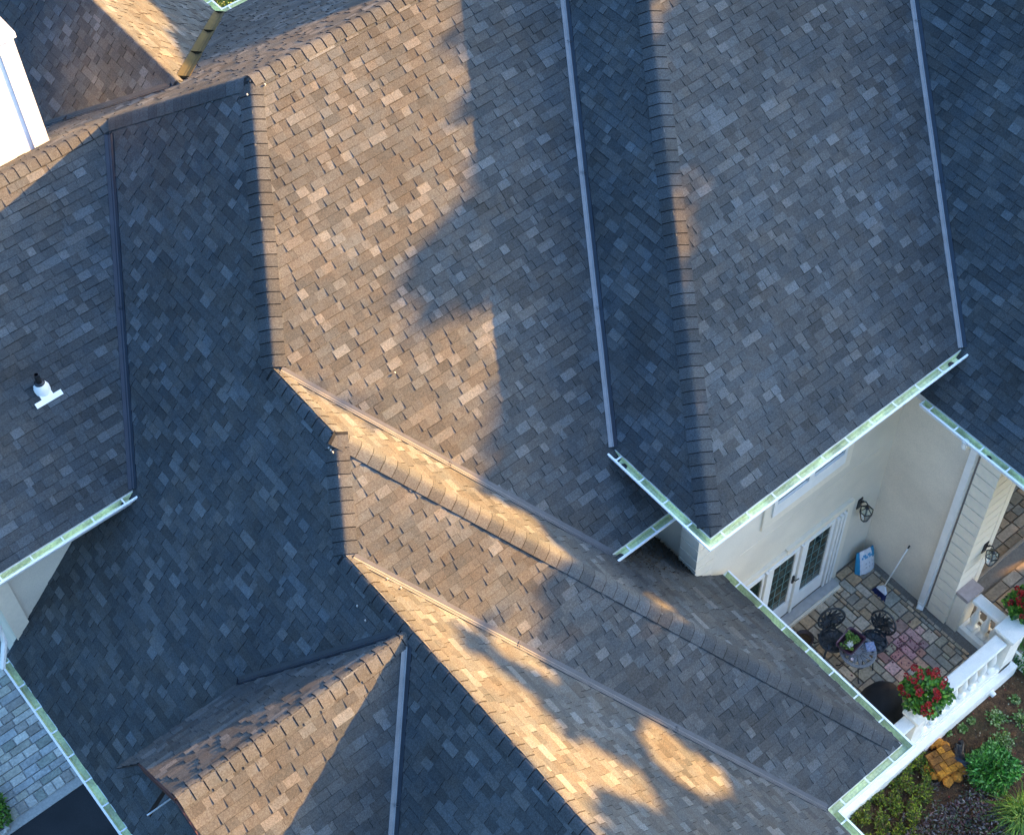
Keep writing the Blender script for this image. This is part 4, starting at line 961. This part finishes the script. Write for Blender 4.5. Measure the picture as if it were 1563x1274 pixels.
o = bpy.data.objects.new('plastic_bag', me); COL.objects.link(o); o.location = bc; o.rotation_euler.z = math.radians(-20); o['label'] = 'crumpled black plastic bag between the ochre block and the round shrub'; o['category'] = 'bag'

# lawn tufts in the back corner
mb = MB()
for k in range(9000):
    p = V(random.uniform(15.2, 22), random.uniform(-44, -36), GRD - .05); d = rdir(.3); cc = random.choice(((.04, .12, .01), (.08, .18, .015), (.02, .06, .01))); leafquad(mb, p, d, .16, .04, cc)
o = mb.build('lawn_grass', M_LEAF); o['kind'] = 'stuff'; o['label'] = 'lawn grass seen past the back gutter corner'; o['category'] = 'grass'

# ------------------------------------------------------------------ tall trees beyond the right of the house: they shade it
LIT = [[(-23.03,-20.72),(-23.67,-22.39),(-23.55,-22.45),(-22.51,-22.92),(-21.34,-23.44),(-20.84,-23.68),(-20.54,-23.75),(-19.90,-23.80),(-19.60,-23.67),(-19.34,-23.53),(-19.24,-23.54),(-19.01,-23.84),(-18.86,-24.05),(-18.57,-24.01),(-18.40,-24.12),(-18.45,-24.36),(-18.54,-24.52),(-18.69,-24.63),(-18.67,-24.65),(-17.83,-25.04),(-16.92,-25.45),(-16.60,-25.54),(-16.29,-25.58),(-15.99,-25.60),(-15.94,-25.58),(-18.39,-22.90)],
 [(-18.37,-22.77),(-15.89,-25.78),(-15.29,-25.53),(-15.21,-25.91),(-15.26,-26.37),(-14.77,-26.34),(-14.09,-26.25),(-13.50,-26.69),(-13.47,-26.06),(-14.97,-24.37),(-16.44,-22.82)],
 [(-13.10,-27.45),(-12.78,-27.93),(-11.88,-28.14),(-11.91,-27.45),(-12.46,-27.16)],
 [(-11.65,-29.92),(-11.33,-30.25),(-10.38,-30.49),(-10.49,-30.02),(-11.11,-29.67)],
 [(-16.51,-22.89),(-14.98,-24.51),(-13.59,-26.00),(-13.49,-25.90),(-13.04,-26.28),(-12.92,-26.15),(-12.43,-26.45),(-12.22,-26.45),(-14.64,-23.84)],
 [(-14.74,-23.65),(-14.10,-24.79),(-13.22,-25.59),(-12.67,-24.67),(-12.16,-24.97),(-11.69,-25.39),(-11.18,-25.52),(-10.58,-25.27),(-10.27,-25.63),(-9.80,-26.31),(-9.18,-26.44),(-8.63,-26.02),(-8.63,-25.50),(-9.19,-25.26),(-8.89,-24.56),(-8.30,-24.48),(-8.42,-23.82),(-14.49,-23.07)],
 [(-13.22,-25.59),(-12.57,-26.11),(-11.81,-26.52),(-11.62,-26.13),(-12.03,-25.51),(-12.71,-25.20)],
 [(-10.87,-27.32),(-10.76,-27.93),(-10.09,-28.37),(-9.26,-28.64),(-8.74,-28.07),(-8.73,-27.33),(-9.08,-26.98),(-9.79,-26.81)],
 [(-21.68,-23.27),(-21.55,-23.71),(-21.36,-23.85),(-21.13,-23.66),(-20.94,-23.68),(-20.51,-23.84),(-20.96,-23.61)],
 [(-18.96,-24.60),(-18.72,-25.02),(-18.33,-25.02),(-17.94,-25.12),(-17.65,-25.36),(-17.29,-25.40),(-16.68,-25.52),(-17.29,-25.20)]]
SHD = [[(-32.05,-25.17),(-32.68,-27.13),(-28.69,-24.32),(-29.63,-24.33),(-30.71,-24.59)], [(-30.15,-24.30),(-30.21,-25.28),(-27.03,-23.26),(-27.37,-23.13),(-28.93,-23.70)]]
TOPP = [(-40, -24.2), (-30.5, -24.2), (-28.5, -23.8), (-27.5, -23.4), (-26, -22.7), (-24.5, -22.6), (-20, -22.9), (-17, -23.4), (-14, -23.9), (-9, -24.3), (0, -24.6), (8, -26.5)]
sa, ca, se, ce = math.sin(SUN_AZ), math.cos(SUN_AZ), math.sin(SUN_EL), math.cos(SUN_EL)
def inpoly(x, y, P):
    r = np.zeros(x.shape, bool)
    for i in range(len(P)):
        (x0, y0), (x1, y1) = P[i], P[i - 1]
        if y0 == y1: continue
        r ^= ((y0 > y) != (y1 > y)) & (x < (x1 - x0) * (y - y0) / (y1 - y0) + x0)
    return r
def crown_ok(u, v, z):
    a = -sa * u + ca * v; b_ = -ca * se * u - sa * se * v + ce * z
    # ragged twig and leaf fringe
    a = a + rng.normal(0, .09, a.shape) + .10 * np.sin(b_ * 9) ; b_ = b_ + rng.normal(0, .07, a.shape) + .07 * np.sin(a * 11)
    ok = b_ < np.interp(a, [p[0] for p in TOPP], [p[1] for p in TOPP])
    for P in LIT: ok &= ~inpoly(a, b_, P)
    for P in SHD: ok |= inpoly(a, b_, P)
    return ok
TR = [('tall leafy tree beyond the right side of the house, %s', 'tree')]
def tree(i, u, v, h, rad, nleaf, label, low=2.0):
    base = V(u, v, GRD); t = thing('shade_tree', label, 'tree', base, 'tall trees to the right of the house')
    lean = Vector((random.uniform(-.4, .4), random.uniform(-.4, .4), 0)); H = h * S
    mb = MB(); pts = [base - Vector((0, 0, .2)), base + Vector((0, 0, H * .2)) + lean * .3, base + Vector((0, 0, H * .4)) + lean, base + Vector((0, 0, H * .6)) + lean * 1.5]
    mb.tube(pts, [.34, .26, .2, .06], 9); mb.build('trunk', M_BARK, t, smooth=True)
    for k in range(7):
        a = k * 2.4 + i; f = .2 + .045 * k; p0 = base + Vector((0, 0, H * f)) + lean * f * 1.8; d = Vector((math.cos(a), math.sin(a), .0)); l_ = rad * S * random.uniform(.5, .8)
        mb = MB(); mb.tube([p0, p0 + d * l_ * .5 + Vector((0, 0, l_ * .25)), p0 + d * l_ + Vector((0, 0, l_ * .6))], [.11, .07, .025], 6); mb.build('limb', M_BARK, t, smooth=True)
    # crown: leaf clumps through the volume, with the gaps that let the sun patches through
    n = nleaf; r3 = rng.random(n) ** (1 / 2.4); th = rng.random(n) * 2 * np.pi; cz = rng.uniform(-1, 1, n); sr = np.sqrt(1 - cz * cz)
    hh = (h - low) / 2; lump = 1 + .12 * np.sin(3 * th + i) * np.cos(4 * cz)
    U = u + rad * r3 * sr * np.cos(th) * lump; Vv = v + rad * r3 * sr * np.sin(th) * lump; Z = GRD + low + hh + hh * r3 * cz
    ok = crown_ok(U, Vv, Z); U, Vv, Z = U[ok], Vv[ok], Z[ok]; m_ = len(U)
    P = np.stack([S * U, -S * Vv, S * (Z - FLOOR)], 1)
    d1 = rng.normal(size=(m_, 3)); d1 /= np.linalg.norm(d1, axis=1, keepdims=True); d2 = np.cross(d1, rng.normal(size=(m_, 3))); d2 /= np.linalg.norm(d2, axis=1, keepdims=True)
    sz = rng.uniform(.11, .20, (m_, 1)); vs = np.concatenate([P - d1 * sz, P - d2 * sz * .6, P + d1 * sz, P + d2 * sz * .6], 1).reshape(-1, 3)
    me = bpy.data.meshes.new('crown'); me.vertices.add(len(vs)); me.vertices.foreach_set('co', vs.ravel()); me.loops.add(len(vs)); me.loops.foreach_set('vertex_index', np.arange(len(vs)))
    me.polygons.add(m_); me.polygons.foreach_set('loop_start', np.arange(0, len(vs), 4)); me.polygons.foreach_set('loop_total', np.full(m_, 4)); me.update(calc_edges=True)
    at = me.color_attributes.new('Col', 'FLOAT_COLOR', 'CORNER'); k_ = rng.uniform(.6, 1.4, (m_, 1)) * np.array([[.032, .06, .015]]); k_ = np.concatenate([k_, np.ones((m_, 1))], 1)
    at.data.foreach_set('color', np.repeat(k_, 4, 0).astype(np.float32).ravel()); me.materials.append(M_LEAF)
    o = bpy.data.objects.new('crown', me); COL.objects.link(o); attach(o, t)
lam = 50
for i, a in enumerate((-35, -29, -23, -17.5, -12, -7)):
    d_ = 46 + (2 if i % 2 else -2)
    # position so that its sun-plane coordinate is a at distance u = d_
    v = (a + sa * d_) / ca
    top = 33
    tree(i, d_, v, top, 5.6, 36000, 'tall leafy tree standing alone off to the right, number of its row counted by distance' if False else ['northernmost tall tree of the row shading the house', 'second tall tree, in line with the back lawn', 'third tall tree, in line with the main ridge', 'fourth tall tree, in line with the large grey slope', 'fifth tall tree, in line with the terrace doors', 'sixth tall tree, in line with the garden bed', 'seventh tall tree, past the garden bed', 'southernmost tall tree of the row shading the house'][i])
